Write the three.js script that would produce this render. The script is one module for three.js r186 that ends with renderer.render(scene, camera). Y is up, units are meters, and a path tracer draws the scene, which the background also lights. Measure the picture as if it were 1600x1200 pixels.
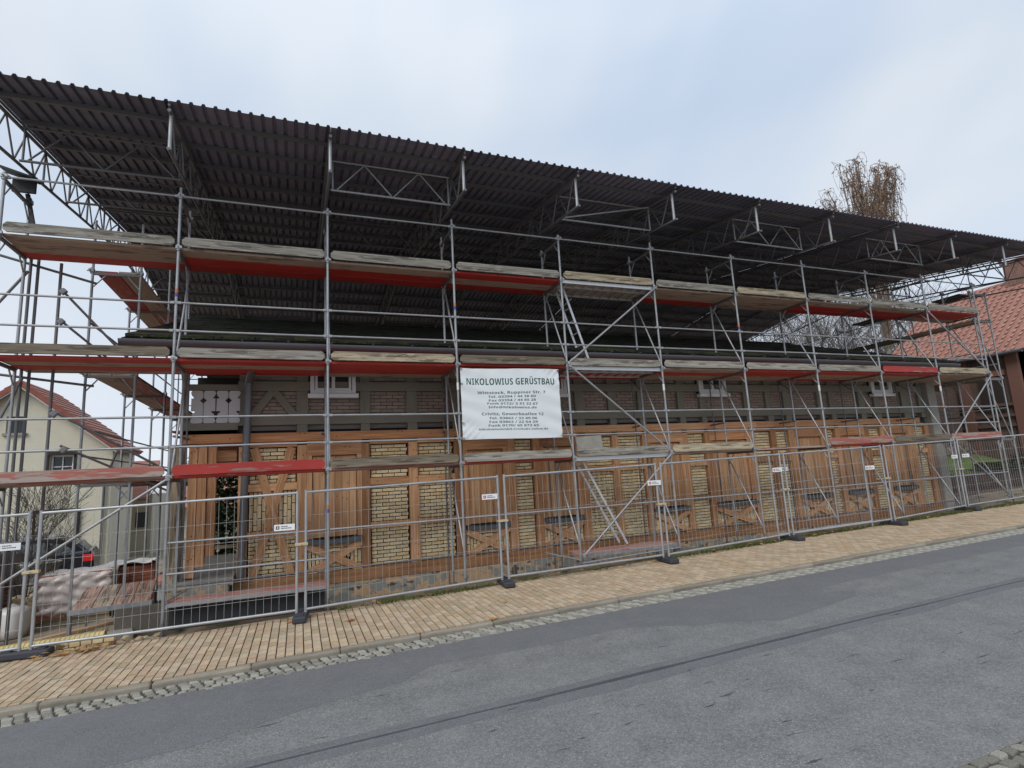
import * as THREE from 'three';
import { mergeGeometries } from 'three/addons/utils/BufferGeometryUtils.js';
import { RoundedBoxGeometry } from 'three/addons/geometries/RoundedBoxGeometry.js';

// ---------------------------------------------------------------- camera, sky, sun, exposure
const scene = new THREE.Scene();
const camera = new THREE.PerspectiveCamera(69.87, 4 / 3, 0.1, 2000);
camera.position.set(2.004, -0.263, 10.625);
camera.rotation.order = 'YXZ';
camera.rotation.set(0.15991, -0.37418, -0.05598);
scene.add(camera);
const renderer = new THREE.WebGLRenderer({ antialias: true });
renderer.toneMapping = THREE.LinearToneMapping;
renderer.toneMappingExposure = 1.2;
renderer.shadowMap.enabled = true;

let seed = 20771;
function rnd() { seed = (seed * 1664525 + 1013904223) >>> 0; return seed / 4294967296; }
const rr = (a, b) => a + (b - a) * rnd();
// lattice noise with period, for textures and shapes
const PERM = []; for (let i = 0; i < 65536; i++) PERM.push(rnd());
const hsh = (x, y, s) => PERM[((x * 73 + y * 9241 + s * 5471 + ((x * y * 31) & 1023)) % 65536 + 65536) % 65536];
function vnoise(x, y, px, py, s) {
  const xi = Math.floor(x), yi = Math.floor(y), fx = x - xi, fy = y - yi;
  const u = fx * fx * (3 - 2 * fx), v = fy * fy * (3 - 2 * fy), w = (a, p) => ((a % p) + p) % p;
  const a = hsh(w(xi, px), w(yi, py), s), b = hsh(w(xi + 1, px), w(yi, py), s), c = hsh(w(xi, px), w(yi + 1, py), s), d = hsh(w(xi + 1, px), w(yi + 1, py), s);
  return a + (b - a) * u + (c - a) * v + (a - b - c + d) * u * v;
}
function fbm(u, v, fx, fy, oct, s) { let t = 0, a = 0.5, n = 0; for (let o = 0; o < oct; o++) { t += a * vnoise(u * fx, v * fy, fx, fy, s + o); n += a; a *= 0.55; fx *= 2; fy *= 2; } return t / n; }
const sstep = (a, b, x) => { const t = Math.min(1, Math.max(0, (x - a) / (b - a))); return t * t * (3 - 2 * t); };
const mix = (a, b, t) => a.map((x, i) => x + (b[i] - x) * t);
const toS = x => { x = Math.min(1, Math.max(0, x)); return 255 * (x <= 0.0031308 ? 12.92 * x : 1.055 * Math.pow(x, 1 / 2.4) - 0.055); };

// sky: overcast, soft stratus with a pale blue cast
{
  const W = 512, H = 256, d = new Float32Array(W * H * 4);
  const sm = (x, y, z, f, s) => { // smooth noise on the sphere from three planes
    let t = 0, a = 0.5, n = 0; for (let o = 0; o < 5; o++) { const k = f * Math.pow(2, o); t += a * (vnoise(x * k + 40, z * k + y * k * .7 + 40, 4096, 4096, s + o) * 0.6 + vnoise(y * k * 1.3 + 60, x * k - z * k * .4 + 60, 4096, 4096, s + 9 + o) * 0.4); n += a; a *= 0.5; } return t / n; };
  for (let j = 0; j < H; j++) for (let i = 0; i < W; i++) {
    const el = (j + 0.5) / H * Math.PI - Math.PI / 2, az = (i + 0.5) / W * 2 * Math.PI;
    const y = Math.sin(el), x = Math.cos(el) * Math.cos(az), z = Math.cos(el) * Math.sin(az);
    let c;
    if (y < -0.02) c = [0.16, 0.155, 0.15];
    else {
      const n = sm(x * 1.6, y * 2.4, z * 1.6, 1.5, 3), n2 = sm(x, y * 2, z, 4.0, 30);
      const t = 0.16 + 0.74 * sstep(0.34, 0.68, n * 0.8 + n2 * 0.2);
      c = mix([0.56, 0.70, 0.91], [0.82, 0.87, 0.93], t);
      const g = 0.79 + 0.22 * sstep(0.45, 1.0, y) - 0.08 * sstep(0.30, 0.6, y) * (1 - t);
      c = c.map(q => q * g);
      c = mix(c, [0.73, 0.77, 0.82], 0.5 * (1 - sstep(0.02, 0.35, y)));
    }
    const k = (j * W + i) * 4; d[k] = c[0]; d[k + 1] = c[1]; d[k + 2] = c[2]; d[k + 3] = 1;
  }
  const t = new THREE.DataTexture(d, W, H, THREE.RGBAFormat, THREE.FloatType);
  t.mapping = THREE.EquirectangularReflectionMapping; t.magFilter = THREE.LinearFilter; t.minFilter = THREE.LinearFilter; t.needsUpdate = true;
  scene.background = t; scene.environment = t;
}
const sun = new THREE.DirectionalLight(new THREE.Color(1, 0.96, 0.9), 1.5);
sun.position.set(-30, 48, 34); sun.target.position.set(8, 0, 0); sun.castShadow = true; sun.shadow.radius = 60;
sun.shadow.mapSize.set(2048, 2048);
Object.assign(sun.shadow.camera, { left: -45, right: 45, top: 45, bottom: -45, near: 1, far: 200 });
scene.add(sun, sun.target);

// ---------------------------------------------------------------- textures and materials
function tex(w, h, fn, srgb = true) {
  const d = new Uint8Array(w * h * 4);
  for (let j = 0; j < h; j++) for (let i = 0; i < w; i++) {
    const c = fn((i + 0.5) / w, (j + 0.5) / h, i, j), k = (j * w + i) * 4;
    if (srgb) { d[k] = toS(c[0]); d[k + 1] = toS(c[1]); d[k + 2] = toS(c[2]); } else { const v = 255 * Math.min(1, Math.max(0, c)); d[k] = d[k + 1] = d[k + 2] = v; }
    d[k + 3] = 255;
  }
  const t = new THREE.DataTexture(d, w, h, THREE.RGBAFormat);
  if (srgb) t.colorSpace = THREE.SRGBColorSpace;
  t.wrapS = t.wrapT = THREE.RepeatWrapping; t.magFilter = THREE.LinearFilter; t.minFilter = THREE.LinearMipmapLinearFilter; t.generateMipmaps = true; t.needsUpdate = true;
  return t;
}
function rep(t, x, y) { const c = t.clone(); c.repeat.set(x, y); c.needsUpdate = true; return c; }
const L = (r, g, b) => new THREE.Color().setRGB(r, g, b);
const std = (o) => { const m = new THREE.MeshStandardMaterial(Object.assign({ roughness: 0.85, metalness: 0, side: THREE.DoubleSide }, o)); return m; };
// uv are metres; a repeat of 1/s gives a tile of s metres
const grain = (u, v, s) => { const w = fbm(u, v, 3, 14, 3, s); return fbm(u, v + 0.05 * w, 4, 90, 4, s + 20) * 0.65 + w * 0.35; };
const knot = (u, v, n, s) => { let k = 0; for (let i = 0; i < n; i++) { const x = hsh(i, 7, s), y = hsh(i, 19, s); let dx = Math.abs(u - x), dy = Math.abs(v - y); dx = Math.min(dx, 1 - dx); dy = Math.min(dy, 1 - dy); const r = Math.hypot(dx * 2.0, dy * 1.0) / 0.016; k = Math.max(k, 1 - sstep(0.5, 1.2, r)); } return k; };
function woodTex(light, dark, kn, kd, s) {
  return tex(512, 512, (u, v) => { const g = grain(u, v, s); let c = mix(dark, light, sstep(0.25, 0.75, g)); const b = fbm(u, v, 2, 5, 3, s + 50); c = c.map(x => x * (0.8 + 0.4 * b)); return mix(c, kd, 0.8 * knot(u, v, kn, s)); });
}
const Tnew = rep(woodTex([0.66, 0.37, 0.19], [0.40, 0.20, 0.095], 26, [0.12, 0.045, 0.02], 1), 0.5, 1);
const Tboard = rep(woodTex([0.70, 0.43, 0.235], [0.50, 0.27, 0.135], 14, [0.14, 0.05, 0.02], 91), 0.5, 1);
const Told = rep(tex(512, 512, (u, v) => { const g = grain(u, v, 5); let c = mix([0.12, 0.105, 0.088], [0.37, 0.34, 0.29], sstep(0.32, 0.66, g)); const st = fbm(u, v, 5, 9, 4, 60); c = mix(c, [0.085, 0.075, 0.06], 0.85 * sstep(0.54, 0.66, st)); c = mix(c, [0.42, 0.40, 0.35], 0.5 * sstep(0.60, 0.7, fbm(u, v, 7, 12, 4, 64))); return c; }), 0.55, 2.2);
const paintTex = (paint, under, th, s) => tex(512, 512, (u, v) => { const g = grain(u, v, s), p = fbm(u, v, 5, 22, 5, s + 3), b = fbm(u, v, 3, 6, 3, s + 8); const t = sstep(th - 0.04, th + 0.04, p * 0.75 + g * 0.25); return mix(paint.map(x => x * (0.75 + 0.5 * b)), under.map(x => x * (0.6 + 0.8 * g)), t); });
const Tred = rep(paintTex([0.42, 0.035, 0.026], [0.30, 0.20, 0.17], 0.62, 11), 0.5, 1);
const Tredplank = rep(paintTex([0.46, 0.04, 0.03], [0.34, 0.15, 0.11], 0.70, 13), 0.5, 1);
const Tredworn = rep(paintTex([0.36, 0.125, 0.10], [0.34, 0.28, 0.245], 0.52, 17), 0.5, 1);
const Tply = rep(tex(512, 512, (u, v) => { const g = grain(u, v, 31), s = fbm(u, v, 4, 8, 4, 37); let c = mix([0.30, 0.21, 0.16], [0.50, 0.39, 0.30], g); c = mix(c, [0.10, 0.07, 0.06], 0.6 * sstep(0.55, 0.7, s)); return c; }), 0.5, 1);
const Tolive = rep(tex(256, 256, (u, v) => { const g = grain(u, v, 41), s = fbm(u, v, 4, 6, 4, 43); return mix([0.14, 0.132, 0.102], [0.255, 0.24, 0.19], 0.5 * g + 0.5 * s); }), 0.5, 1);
const Tbrick = tex(256, 256, (u, v) => { const s = fbm(u, v, 12, 12, 4, 51), b = fbm(u, v, 3, 3, 3, 55); const c = mix([0.66, 0.52, 0.31], [0.90, 0.76, 0.50], 0.5 * s + 0.5 * b); return mix(c, [0.22, 0.15, 0.07], sstep(0.66, 0.76, s)); });
const Tconc = rep(tex(512, 512, (u, v) => { const s = fbm(u, v, 6, 6, 5, 61), f = fbm(u, v, 60, 60, 2, 66); return mix([0.20, 0.19, 0.17], [0.42, 0.40, 0.36], s * 0.7 + f * 0.3); }), 0.5, 0.5);
const Tplinth = rep(tex(1024, 256, (u, v) => { // grey render base with remnants of peach paint
  const p = fbm(u, v, 18, 5, 5, 71), q = fbm(u, v, 50, 12, 4, 76), b = fbm(u, v, 6, 3, 3, 79);
  const th = 0.475;
  let c = mix([0.25, 0.245, 0.215], [0.36, 0.35, 0.31], q); c = mix(c, [0.16, 0.165, 0.15], 0.4 * sstep(0.58, 0.7, b));
  const t = sstep(th - 0.02, th + 0.02, p * 0.72 + q * 0.28); c = mix(c, mix([0.46, 0.29, 0.16], [0.60, 0.42, 0.26], q), t);
  const h = fbm(u, v, 24, 6, 4, 84); return mix(c, [0.10, 0.08, 0.06], sstep(0.66, 0.72, h)); }), 1 / 4.4, 1 / 0.8);
const asph = (a, b, st, s, cont) => tex(1024, 1024, (u, v, i, j) => { const f = fbm(u, v, 150, 150, 2, s), g = fbm(u, v, 9, 9, 4, s + 4), n = hsh(i >> 1, j >> 1, s), n2 = hsh(i >> 2, j >> 2, s + 5); let c = mix(a, b, Math.min(1, Math.max(0, 0.5 + (f - 0.5) * cont + (g - 0.5) * 0.7))); if (n2 > 0.93) c = mix(c, st, 0.55); if (n < 0.07) c = c.map(x => x * 0.5); return c; });
const Tasph = rep(asph([0.13, 0.131, 0.131], [0.235, 0.235, 0.23], [0.37, 0.36, 0.34], 101, 1.1), 1 / 2.2, 1 / 2.2);
const Tasmooth = rep(asph([0.125, 0.127, 0.131], [0.175, 0.177, 0.182], [0.24, 0.24, 0.235], 121, 1.0), 1 / 2.2, 1 / 2.2);
const Bump = rep(tex(512, 512, (u, v) => fbm(u, v, 120, 120, 3, 131), false), 1 / 1.2, 1 / 1.2);
const Bfine = rep(tex(256, 256, (u, v) => fbm(u, v, 40, 40, 4, 137), false), 4, 4);
const Bgrain = rep(tex(512, 512, (u, v) => grain(u, v, 1), false), 0.5, 1);
const Tdirt = rep(tex(512, 512, (u, v) => { const s = fbm(u, v, 8, 8, 6, 141), f = fbm(u, v, 70, 70, 2, 148); let c = mix([0.16, 0.12, 0.085], [0.40, 0.33, 0.24], s * 0.6 + f * 0.4); return mix(c, [0.07, 0.085, 0.03], 0.7 * sstep(0.58, 0.68, fbm(u, v, 5, 5, 4, 152))); }), 1 / 3, 1 / 3);
const Tmoss = rep(tex(512, 512, (u, v) => { const s = fbm(u, v, 10, 10, 5, 161), f = fbm(u, v, 60, 60, 2, 165); return mix([0.018, 0.018, 0.016], [0.055, 0.06, 0.022], sstep(0.4, 0.62, s * 0.7 + f * 0.3)); }), 1 / 3, 1 / 3);
const Tsteel = rep(tex(256, 256, (u, v) => { const s = fbm(u, v, 8, 8, 5, 171); return mix([0.25, 0.258, 0.268], [0.45, 0.46, 0.47], s); }), 1, 1);
const Tstucco = rep(tex(512, 512, (u, v) => { const s = fbm(u, v, 5, 5, 5, 181), f = fbm(u, v, 80, 80, 2, 187); return mix([0.60, 0.565, 0.445], [0.74, 0.705, 0.575], s * 0.6 + f * 0.4); }), 1 / 3, 1 / 3);
const Troof = rep(tex(512, 512, (u, v) => { const s = fbm(u, v, 14, 14, 4, 191); return mix([0.24, 0.10, 0.08], [0.41, 0.20, 0.155], s); }), 1 / 2, 1 / 2);
const Tgrass = rep(tex(512, 512, (u, v) => { const s = fbm(u, v, 12, 12, 5, 201), f = fbm(u, v, 90, 90, 2, 207); return mix([0.13, 0.20, 0.045], [0.30, 0.37, 0.11], s * 0.5 + f * 0.5); }), 1 / 4, 1 / 4);
const Tdkbrick = rep(tex(512, 512, (u, v) => { // weathered brick wall too far to pick bricks apart
  const r = Math.floor(v * 26), x = u * 8 + (r % 2) * 0.5, fx = x - Math.floor(x), fy = v * 26 - r; const j = (fx < 0.06 || fy < 0.16) ? 1 : 0, b = hsh(Math.floor(x) % 8, r, 211), s = fbm(u, v, 8, 8, 4, 215);
  return j ? [0.16, 0.14, 0.125] : mix([0.075, 0.052, 0.045], [0.19, 0.115, 0.092], 0.5 * b + 0.5 * s); }), 1 / 2, 1 / 2);
const Tmetal = rep(tex(256, 256, (u, v) => { const s = fbm(u, v, 3, 12, 4, 221); return mix([0.12, 0.118, 0.155], [0.20, 0.195, 0.245], s); }), 0.4, 0.4);
const M = {
  steel: std({ map: Tsteel, metalness: 0.55, roughness: 0.5 }),
  steelDk: std({ color: L(0.17, 0.165, 0.17), metalness: 0.35, roughness: 0.6 }),
  alu: std({ color: L(0.62, 0.63, 0.64), metalness: 0.5, roughness: 0.45 }),
  newWood: std({ map: Tnew, bumpMap: Bgrain, bumpScale: 0.002 }),
  newWoodB: std({ map: Tnew, color: L(0.84, 0.8, 0.78), bumpMap: Bgrain, bumpScale: 0.002 }),
  newWoodC: std({ map: Tnew, color: L(1.1, 1.12, 1.15), bumpMap: Bgrain, bumpScale: 0.002 }),
  newWoodD: std({ map: Tnew, color: L(0.66, 0.6, 0.56), bumpMap: Bgrain, bumpScale: 0.002 }), newWoodE: std({ map: Tnew, color: L(1.05, 0.93, 0.82), bumpMap: Bgrain, bumpScale: 0.002 }),
  boardWoodC: std({ map: Tboard, color: L(0.76, 0.7, 0.64), bumpMap: Bgrain, bumpScale: 0.001 }),
  boardWood: std({ map: Tboard, bumpMap: Bgrain, bumpScale: 0.001 }),
  boardWoodB: std({ map: Tboard, color: L(0.88, 0.84, 0.8), bumpMap: Bgrain, bumpScale: 0.001 }),
  old: std({ map: Told, bumpMap: Bgrain, bumpScale: 0.003 }),
  oldTan: std({ map: Told, color: L(1.35, 1.22, 1.0), bumpMap: Bgrain, bumpScale: 0.003 }),
  oldDk: std({ map: Told, color: L(0.62, 0.55, 0.47), bumpMap: Bgrain, bumpScale: 0.003 }),
  red: std({ map: Tred, color: L(0.8, 0.8, 0.8), roughness: 0.6 }), redPlank: std({ map: Tredplank, roughness: 0.6 }), redWorn: std({ map: Tredworn }), ply: std({ map: Tply }),
  olive: std({ map: Tolive }), dkWood: std({ color: L(0.035, 0.028, 0.024) }),
  mortar: std({ color: L(0.035, 0.022, 0.014) }),
  conc: std({ map: Tconc, bumpMap: Bfine, bumpScale: 0.004 }), plinth: std({ map: Tplinth, bumpMap: Bfine, bumpScale: 0.006 }),
  asph: std({ map: Tasph, bumpMap: Bump, bumpScale: 0.004, roughness: 0.8 }), asmooth: std({ map: Tasmooth, bumpMap: Bump, bumpScale: 0.003, roughness: 0.75 }),
  adark: std({ map: Tasmooth, color: L(0.45, 0.45, 0.47), roughness: 0.7 }), amid: std({ map: Tasmooth, color: L(0.97, 0.97, 0.98), bumpMap: Bump, bumpScale: 0.004 }),
  dirt: std({ map: Tdirt, bumpMap: Bump, bumpScale: 0.02 }), moss: std({ map: Tmoss, bumpMap: Bump, bumpScale: 0.03 }),
  gutter: std({ color: L(0.13, 0.132, 0.145), metalness: 0.3, roughness: 0.45 }), slate: std({ color: L(0.10, 0.115, 0.13), roughness: 0.55 }),
  white: std({ color: L(0.72, 0.73, 0.74), roughness: 0.5 }), fret: std({ color: L(0.52, 0.52, 0.52), roughness: 0.7 }),
  glass: new THREE.MeshPhysicalMaterial({ color: L(0.03, 0.035, 0.04), roughness: 0.06, metalness: 0, ior: 1.5 }),
  black: std({ color: L(0.012, 0.012, 0.013) }), rubber: std({ color: L(0.04, 0.042, 0.052), roughness: 0.7 }),
  stucco: std({ map: Tstucco, bumpMap: Bfine, bumpScale: 0.006 }), roof: std({ map: Troof }), roofDk: std({ map: Troof, color: L(0.8, 0.6, 0.55) }),
  grass: std({ map: Tgrass, bumpMap: Bump, bumpScale: 0.04 }), dkbrick: std({ map: Tdkbrick, bumpMap: Tdkbrick, bumpScale: 0.006 }),
  sheet: std({ map: Tmetal, roughness: 0.55, metalness: 0.1 }), sheetB: std({ map: Tmetal, color: L(1.22, 1.18, 1.2), roughness: 0.6, metalness: 0.1 }), sheetC: std({ map: Tmetal, color: L(0.84, 0.86, 0.9), roughness: 0.5, metalness: 0.1 }),
  bark: std({ color: L(0.06, 0.052, 0.045), roughness: 0.95 }), twig: std({ color: L(0.075, 0.06, 0.052), roughness: 0.95 }),
  birchTwig: std({ color: L(0.20, 0.145, 0.115), roughness: 0.95 }),
  birch: std({ color: L(0.22, 0.2, 0.17), roughness: 0.95 }), leafBr: std({ color: L(0.36, 0.21, 0.085), roughness: 0.9 }),
  orange: std({ color: L(0.52, 0.16, 0.04), roughness: 0.6 }), brass: std({ color: L(0.6, 0.48, 0.28), roughness: 0.5, metalness: 0.3 }), blue: std({ color: L(0.04, 0.09, 0.36), roughness: 0.6 }), whiteBand: std({ color: L(0.7, 0.7, 0.7) }),
  yellow: std({ color: L(0.60, 0.48, 0.21), roughness: 0.55 }), plast: std({ color: L(0.66, 0.62, 0.58), roughness: 0.35 }),
  ivy: std({ color: L(0.035, 0.07, 0.022), roughness: 0.7 }), weed: std({ color: L(0.075, 0.105, 0.03), roughness: 0.8 }),
  iron: std({ color: L(0.02, 0.02, 0.022), roughness: 0.6 }),
};
const brickMats = [[1, 1, 1], [0.86, 0.84, 0.8], [1.12, 1.1, 1.05], [0.95, 0.88, 0.76]].map(c => std({ map: Tbrick, color: L(...c), bumpMap: Bfine, bumpScale: 0.003 }));

// ---------------------------------------------------------------- builders
const used = {};
function numbered(n) { if (used[n] === undefined) { used[n] = 0; return n; } used[n]++; return n + '_' + String(used[n]).padStart(3, '0'); }
function shadow(m) { m.castShadow = true; m.receiveShadow = true; return m; }
function tag(o, label, category, group) { o.userData.label = label; o.userData.category = category; if (group) o.userData.group = group; return o; }
function thing(name, label, category, p = [0, 0, 0], turn = 0, group) { const g = new THREE.Group(); g.name = numbered(name); g.position.set(...p); g.rotation.y = turn; tag(g, label, category, group); scene.add(g); return g; }
function struct(name, p = [0, 0, 0]) { const g = new THREE.Group(); g.name = name; g.position.set(...p); g.userData.kind = 'structure'; scene.add(g); return g; }
function mesh(name, geo, mat, parent, stuff) { const m = shadow(new THREE.Mesh(Array.isArray(geo) ? join(geo) : geo, mat)); m.name = name; if (stuff) m.userData.kind = 'stuff'; (parent || scene).add(m); return m; }
function solo(name, geo, mat, label, category, group) { const m = mesh(numbered(name), geo, mat); return tag(m, label, category, group); }
function join(list) { const l = list.map(g => { g = g.index ? g.toNonIndexed() : g; for (const k of Object.keys(g.attributes)) if (!['position', 'normal', 'uv'].includes(k)) g.deleteAttribute(k); return g; }); return mergeGeometries(l, false); }
function boxUV(g, w, h, d) { // box projection in metres, u along the longest axis of the face
  const p = g.attributes.position, n = g.attributes.normal, uv = g.attributes.uv, ou = rnd() * 7, ov = rnd() * 7, s = [w, h, d];
  for (let i = 0; i < p.count; i++) {
    const a = [Math.abs(n.getX(i)), Math.abs(n.getY(i)), Math.abs(n.getZ(i))], q = [p.getX(i), p.getY(i), p.getZ(i)];
    const k = a[0] > a[1] && a[0] > a[2] ? 0 : a[1] > a[2] ? 1 : 2; let [e, f] = [0, 1, 2].filter(x => x !== k); if (s[f] > s[e]) [e, f] = [f, e];
    uv.setXY(i, q[e] + ou, q[f] + ov + k * 0.37);
  }
  return g;
}
function box(w, h, d, x = 0, y = 0, z = 0, bev = 0, rot) {
  const g = bev ? new RoundedBoxGeometry(w, h, d, 1, bev) : new THREE.BoxGeometry(w, h, d);
  boxUV(g, w, h, d); if (rot) { g.rotateX(rot[0]); g.rotateY(rot[1]); g.rotateZ(rot[2]); } g.translate(x, y, z); return g;
}
const V = (a) => new THREE.Vector3(...a);
const UPY = new THREE.Vector3(0, 1, 0);
function tube(p, q, r, n = 8, r2) {
  const a = V(p), b = V(q), d = b.clone().sub(a), l = d.length(); const g = new THREE.CylinderGeometry(r2 === undefined ? r : r2, r, l, n, 1);
  const uv = g.attributes.uv, o = rnd(); for (let i = 0; i < uv.count; i++) uv.setXY(i, uv.getX(i) * 0.3 + o, uv.getY(i) * l + o);
  g.applyQuaternion(new THREE.Quaternion().setFromUnitVectors(UPY, d.divideScalar(l))); g.translate((p[0] + q[0]) / 2, (p[1] + q[1]) / 2, (p[2] + q[2]) / 2); return g;
}
function beam(p, q, w, t, bev = 0) { // rectangular bar from p to q in a plane of constant z: w across, t in depth
  const l = Math.hypot(q[0] - p[0], q[1] - p[1]); const g = box(l, w, t, 0, 0, 0, bev); g.rotateZ(Math.atan2(q[1] - p[1], q[0] - p[0])); g.translate((p[0] + q[0]) / 2, (p[1] + q[1]) / 2, (p[2] + q[2]) / 2); return g;
}
function sheetGeo(pts, y) { // flat polygon (x,z) at height y, uv in metres
  const s = new THREE.Shape(pts.map(p => new THREE.Vector2(p[0], -p[1]))); const g = new THREE.ShapeGeometry(s); g.rotateX(-Math.PI / 2); g.translate(0, y, 0);
  const P = g.attributes.position; for (let i = 0; i < P.count; i++) g.attributes.uv.setXY(i, P.getX(i), P.getZ(i)); return g;
}

// ---------------------------------------------------------------- ground
const SL = 0.02, G0 = -2.34;
const pav = x => G0 + SL * Math.max(-14, Math.min(x, 45));
function gy(x, z) {
  let h = pav(x); const t = sstep(0, 1, (1.0 - z) / 1.7);
  h -= t * (0.34 + 0.12 * sstep(0.5, -1, x)) * (1 - 0.8 * sstep(22, 25, x));
  if (z < -1) h -= 0.012 * Math.min(60, -1 - z) * sstep(5, -2, x);
  if (x > 23 && z < -4) h += sstep(-4.2, -9, z) * 1.35 * sstep(23, 27, x);
  return h;
}
{
  const xs = [], zs = []; for (let x = -300; x < -20; x += 20) xs.push(x); for (let x = -20; x <= 50; x += 0.7) xs.push(x); for (let x = 60; x <= 400; x += 20) xs.push(x);
  for (let z = -400; z < -20; z += 20) zs.push(z); for (let z = -20; z <= 1.4; z += 0.35) zs.push(z);
  const pos = [], uv = [], idx = [], n = xs.length;
  for (const z of zs) for (const x of xs) { const near = x > -20 && x < 50 && z > -20; const e = near ? (fbm((x + 40) / 40, (z + 40) / 40, 60, 60, 4, 301) - 0.5) * 0.10 * sstep(1.1, 0.2, z) : 0; pos.push(x, gy(x, z) + e - (z > 0.9 ? 0.05 : 0), z); uv.push(x, z); }
  for (let j = 0; j < zs.length - 1; j++) for (let i = 0; i < n - 1; i++) { const a = j * n + i; idx.push(a, a + n, a + 1, a + 1, a + n, a + n + 1); }
  const g = new THREE.BufferGeometry(); g.setAttribute('position', new THREE.Float32BufferAttribute(pos, 3)); g.setAttribute('uv', new THREE.Float32BufferAttribute(uv, 2)); g.setIndex(idx); g.computeVertexNormals();
  const m = mesh('ground', g, M.dirt); m.userData.kind = 'structure';
}
const tilt = Math.atan(SL);
function tilted(name) { const g = struct(name, [0, G0, 0]); g.rotation.z = tilt; return g; }
const KZ = 2.98, CZ = 3.09, RZ = 3.5, RZ2 = 7.98;
{ // road and its repairs
  const road = tilted('road');
  mesh('asphalt', sheetGeo([[-60, RZ - 0.02], [90, RZ - 0.02], [90, RZ2 + 0.02], [-60, RZ2 + 0.02]], -0.05), M.asph, road);
  const wob = (x, s, a) => (fbm((x + 60) / 150, 0.3, 90, 3, 4, s) - 0.5) * a;
  const strip = (x0, x1, za, zb, st, aa, ab) => { const p = []; for (let x = x0; x <= x1; x += st) p.push([x, za + wob(x, 401, aa)]); for (let x = x1; x >= x0; x -= st) p.push([x, zb + wob(x, 402, ab)]); return p; };
  mesh('asphalt_patch', sheetGeo(strip(-60, 90, RZ - 0.02, 4.22, 0.5, 0, 0.14), -0.0493), M.asmooth, road);
  mesh('asphalt_patch', sheetGeo([[5.75, 4.15], [6.6, 4.62], [7.4, 4.95], [7.55, 5.1], [9.2, 4.85], [9.5, 4.6], [9.1, 4.45], [9.3, 4.15]], -0.0486), M.asmooth, road);
  mesh('asphalt_patch', sheetGeo([[-9, 4.15], [-9, 5.2], [1.2, 4.95], [2.2, 4.62], [3.0, 4.5], [3.4, 4.15]], -0.0485), M.asmooth, road);
  mesh('seam_band', sheetGeo(strip(-60, 90, 5.47, 5.80, 0.35, 0.08, 0.14), -0.0493), M.amid, road);
  mesh('tar_seam', sheetGeo(strip(-2, 26, 5.585, 5.625, 0.06, 0.05, 0.055), -0.0486), M.adark, road);
  const cr = []; for (let i = 0; i < 90; i++) { const x = rr(0.5, 12), z = rr(4.4, 7.6), l = rr(0.05, 0.28), w = rr(0.004, 0.012); cr.push(sheetGeo([[x, z], [x + l * 0.5, z + w + rr(-.01, .01)], [x + l, z + rr(-.02, .02)], [x + l * 0.5, z - w]], -0.0493)); }
  mesh('tar_fleck', cr, M.adark, road, true);
}
{ // pavement of small clinker pavers, laid in courses across the footpath
  const P = tilted('pavement'); mesh('paver_bed', box(100, 0.2, KZ - 0.86, 20, -0.112, (KZ + 0.86) / 2), std({ color: L(0.06, 0.05, 0.036) }), P);
  const tp = tex(128, 128, (u, v) => { const s = fbm(u, v, 20, 20, 4, 501), b = fbm(u, v, 3, 3, 3, 505); return mix([0.42, 0.33, 0.23], [0.61, 0.495, 0.36], s * 0.5 + b * 0.5); });
  const cols = [[1, 1, 1], [0.88, 0.84, 0.78], [1.08, 1.04, 0.98], [0.95, 0.86, 0.8], [0.8, 0.8, 0.74]], pm = cols.map(c => std({ map: tp, color: L(...c), bumpMap: Bfine, bumpScale: 0.002 }));
  const geo = new THREE.BoxGeometry(0.092, 0.05, 0.184); const all = [];
  const PX = 0.1065, PZ = 0.2;
  for (let i = -110; i < 330; i++) { const x = i * PX; for (let k = 0; k < 12; k++) { let z = 0.9 + k * PZ - (i & 1) * 0.1, l = 0.19; if (z > KZ + 0.02 || z < 0.85) continue; const z0 = Math.max(0.88, z - 0.095), z1 = Math.min(KZ - 0.008, z + 0.095); if (z1 - z0 < 0.04) continue; all.push([x, (z0 + z1) / 2, (z1 - z0) / 0.19, rr(-0.004, 0.004), rr(-.02, .02), rr(-.02, .02)]); } }
  const near = all.map((a, i) => { const dx = a[0] - 2, dz = a[1] - 10.6; const vis = a[0] > -1.2 && a[0] < 12 ? 0 : 100; return [dx * dx * 0.6 + dz * dz + vis, i]; }).sort((a, b) => a[0] - b[0]);
  const pick = new Set(near.slice(0, 300).map(a => a[1])); const rest = [];
  all.forEach((a, i) => { if (!pick.has(i)) { rest.push(a); return; } const m = mesh('paver', geo, pm[Math.floor(rnd() * 5)], P); m.position.set(a[0], -0.025 + a[3], a[1]); m.scale.z = a[2]; m.rotation.set(a[4] * 0.4, a[5] * 0.6, 0); });
  const im = shadow(new THREE.InstancedMesh(geo, pm[0], rest.length)); im.name = 'paver_field'; im.userData.kind = 'stuff'; const o = new THREE.Object3D();
  rest.forEach((a, i) => { o.position.set(a[0], -0.025 + a[3], a[1]); o.scale.set(1, 1, a[2]); o.rotation.set(a[4] * 0.4, a[5] * 0.6, 0); o.updateMatrix(); im.setMatrixAt(i, o.matrix); im.setColorAt(i, L(...cols[Math.floor(rnd() * 5)])); }); P.add(im);
}
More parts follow.
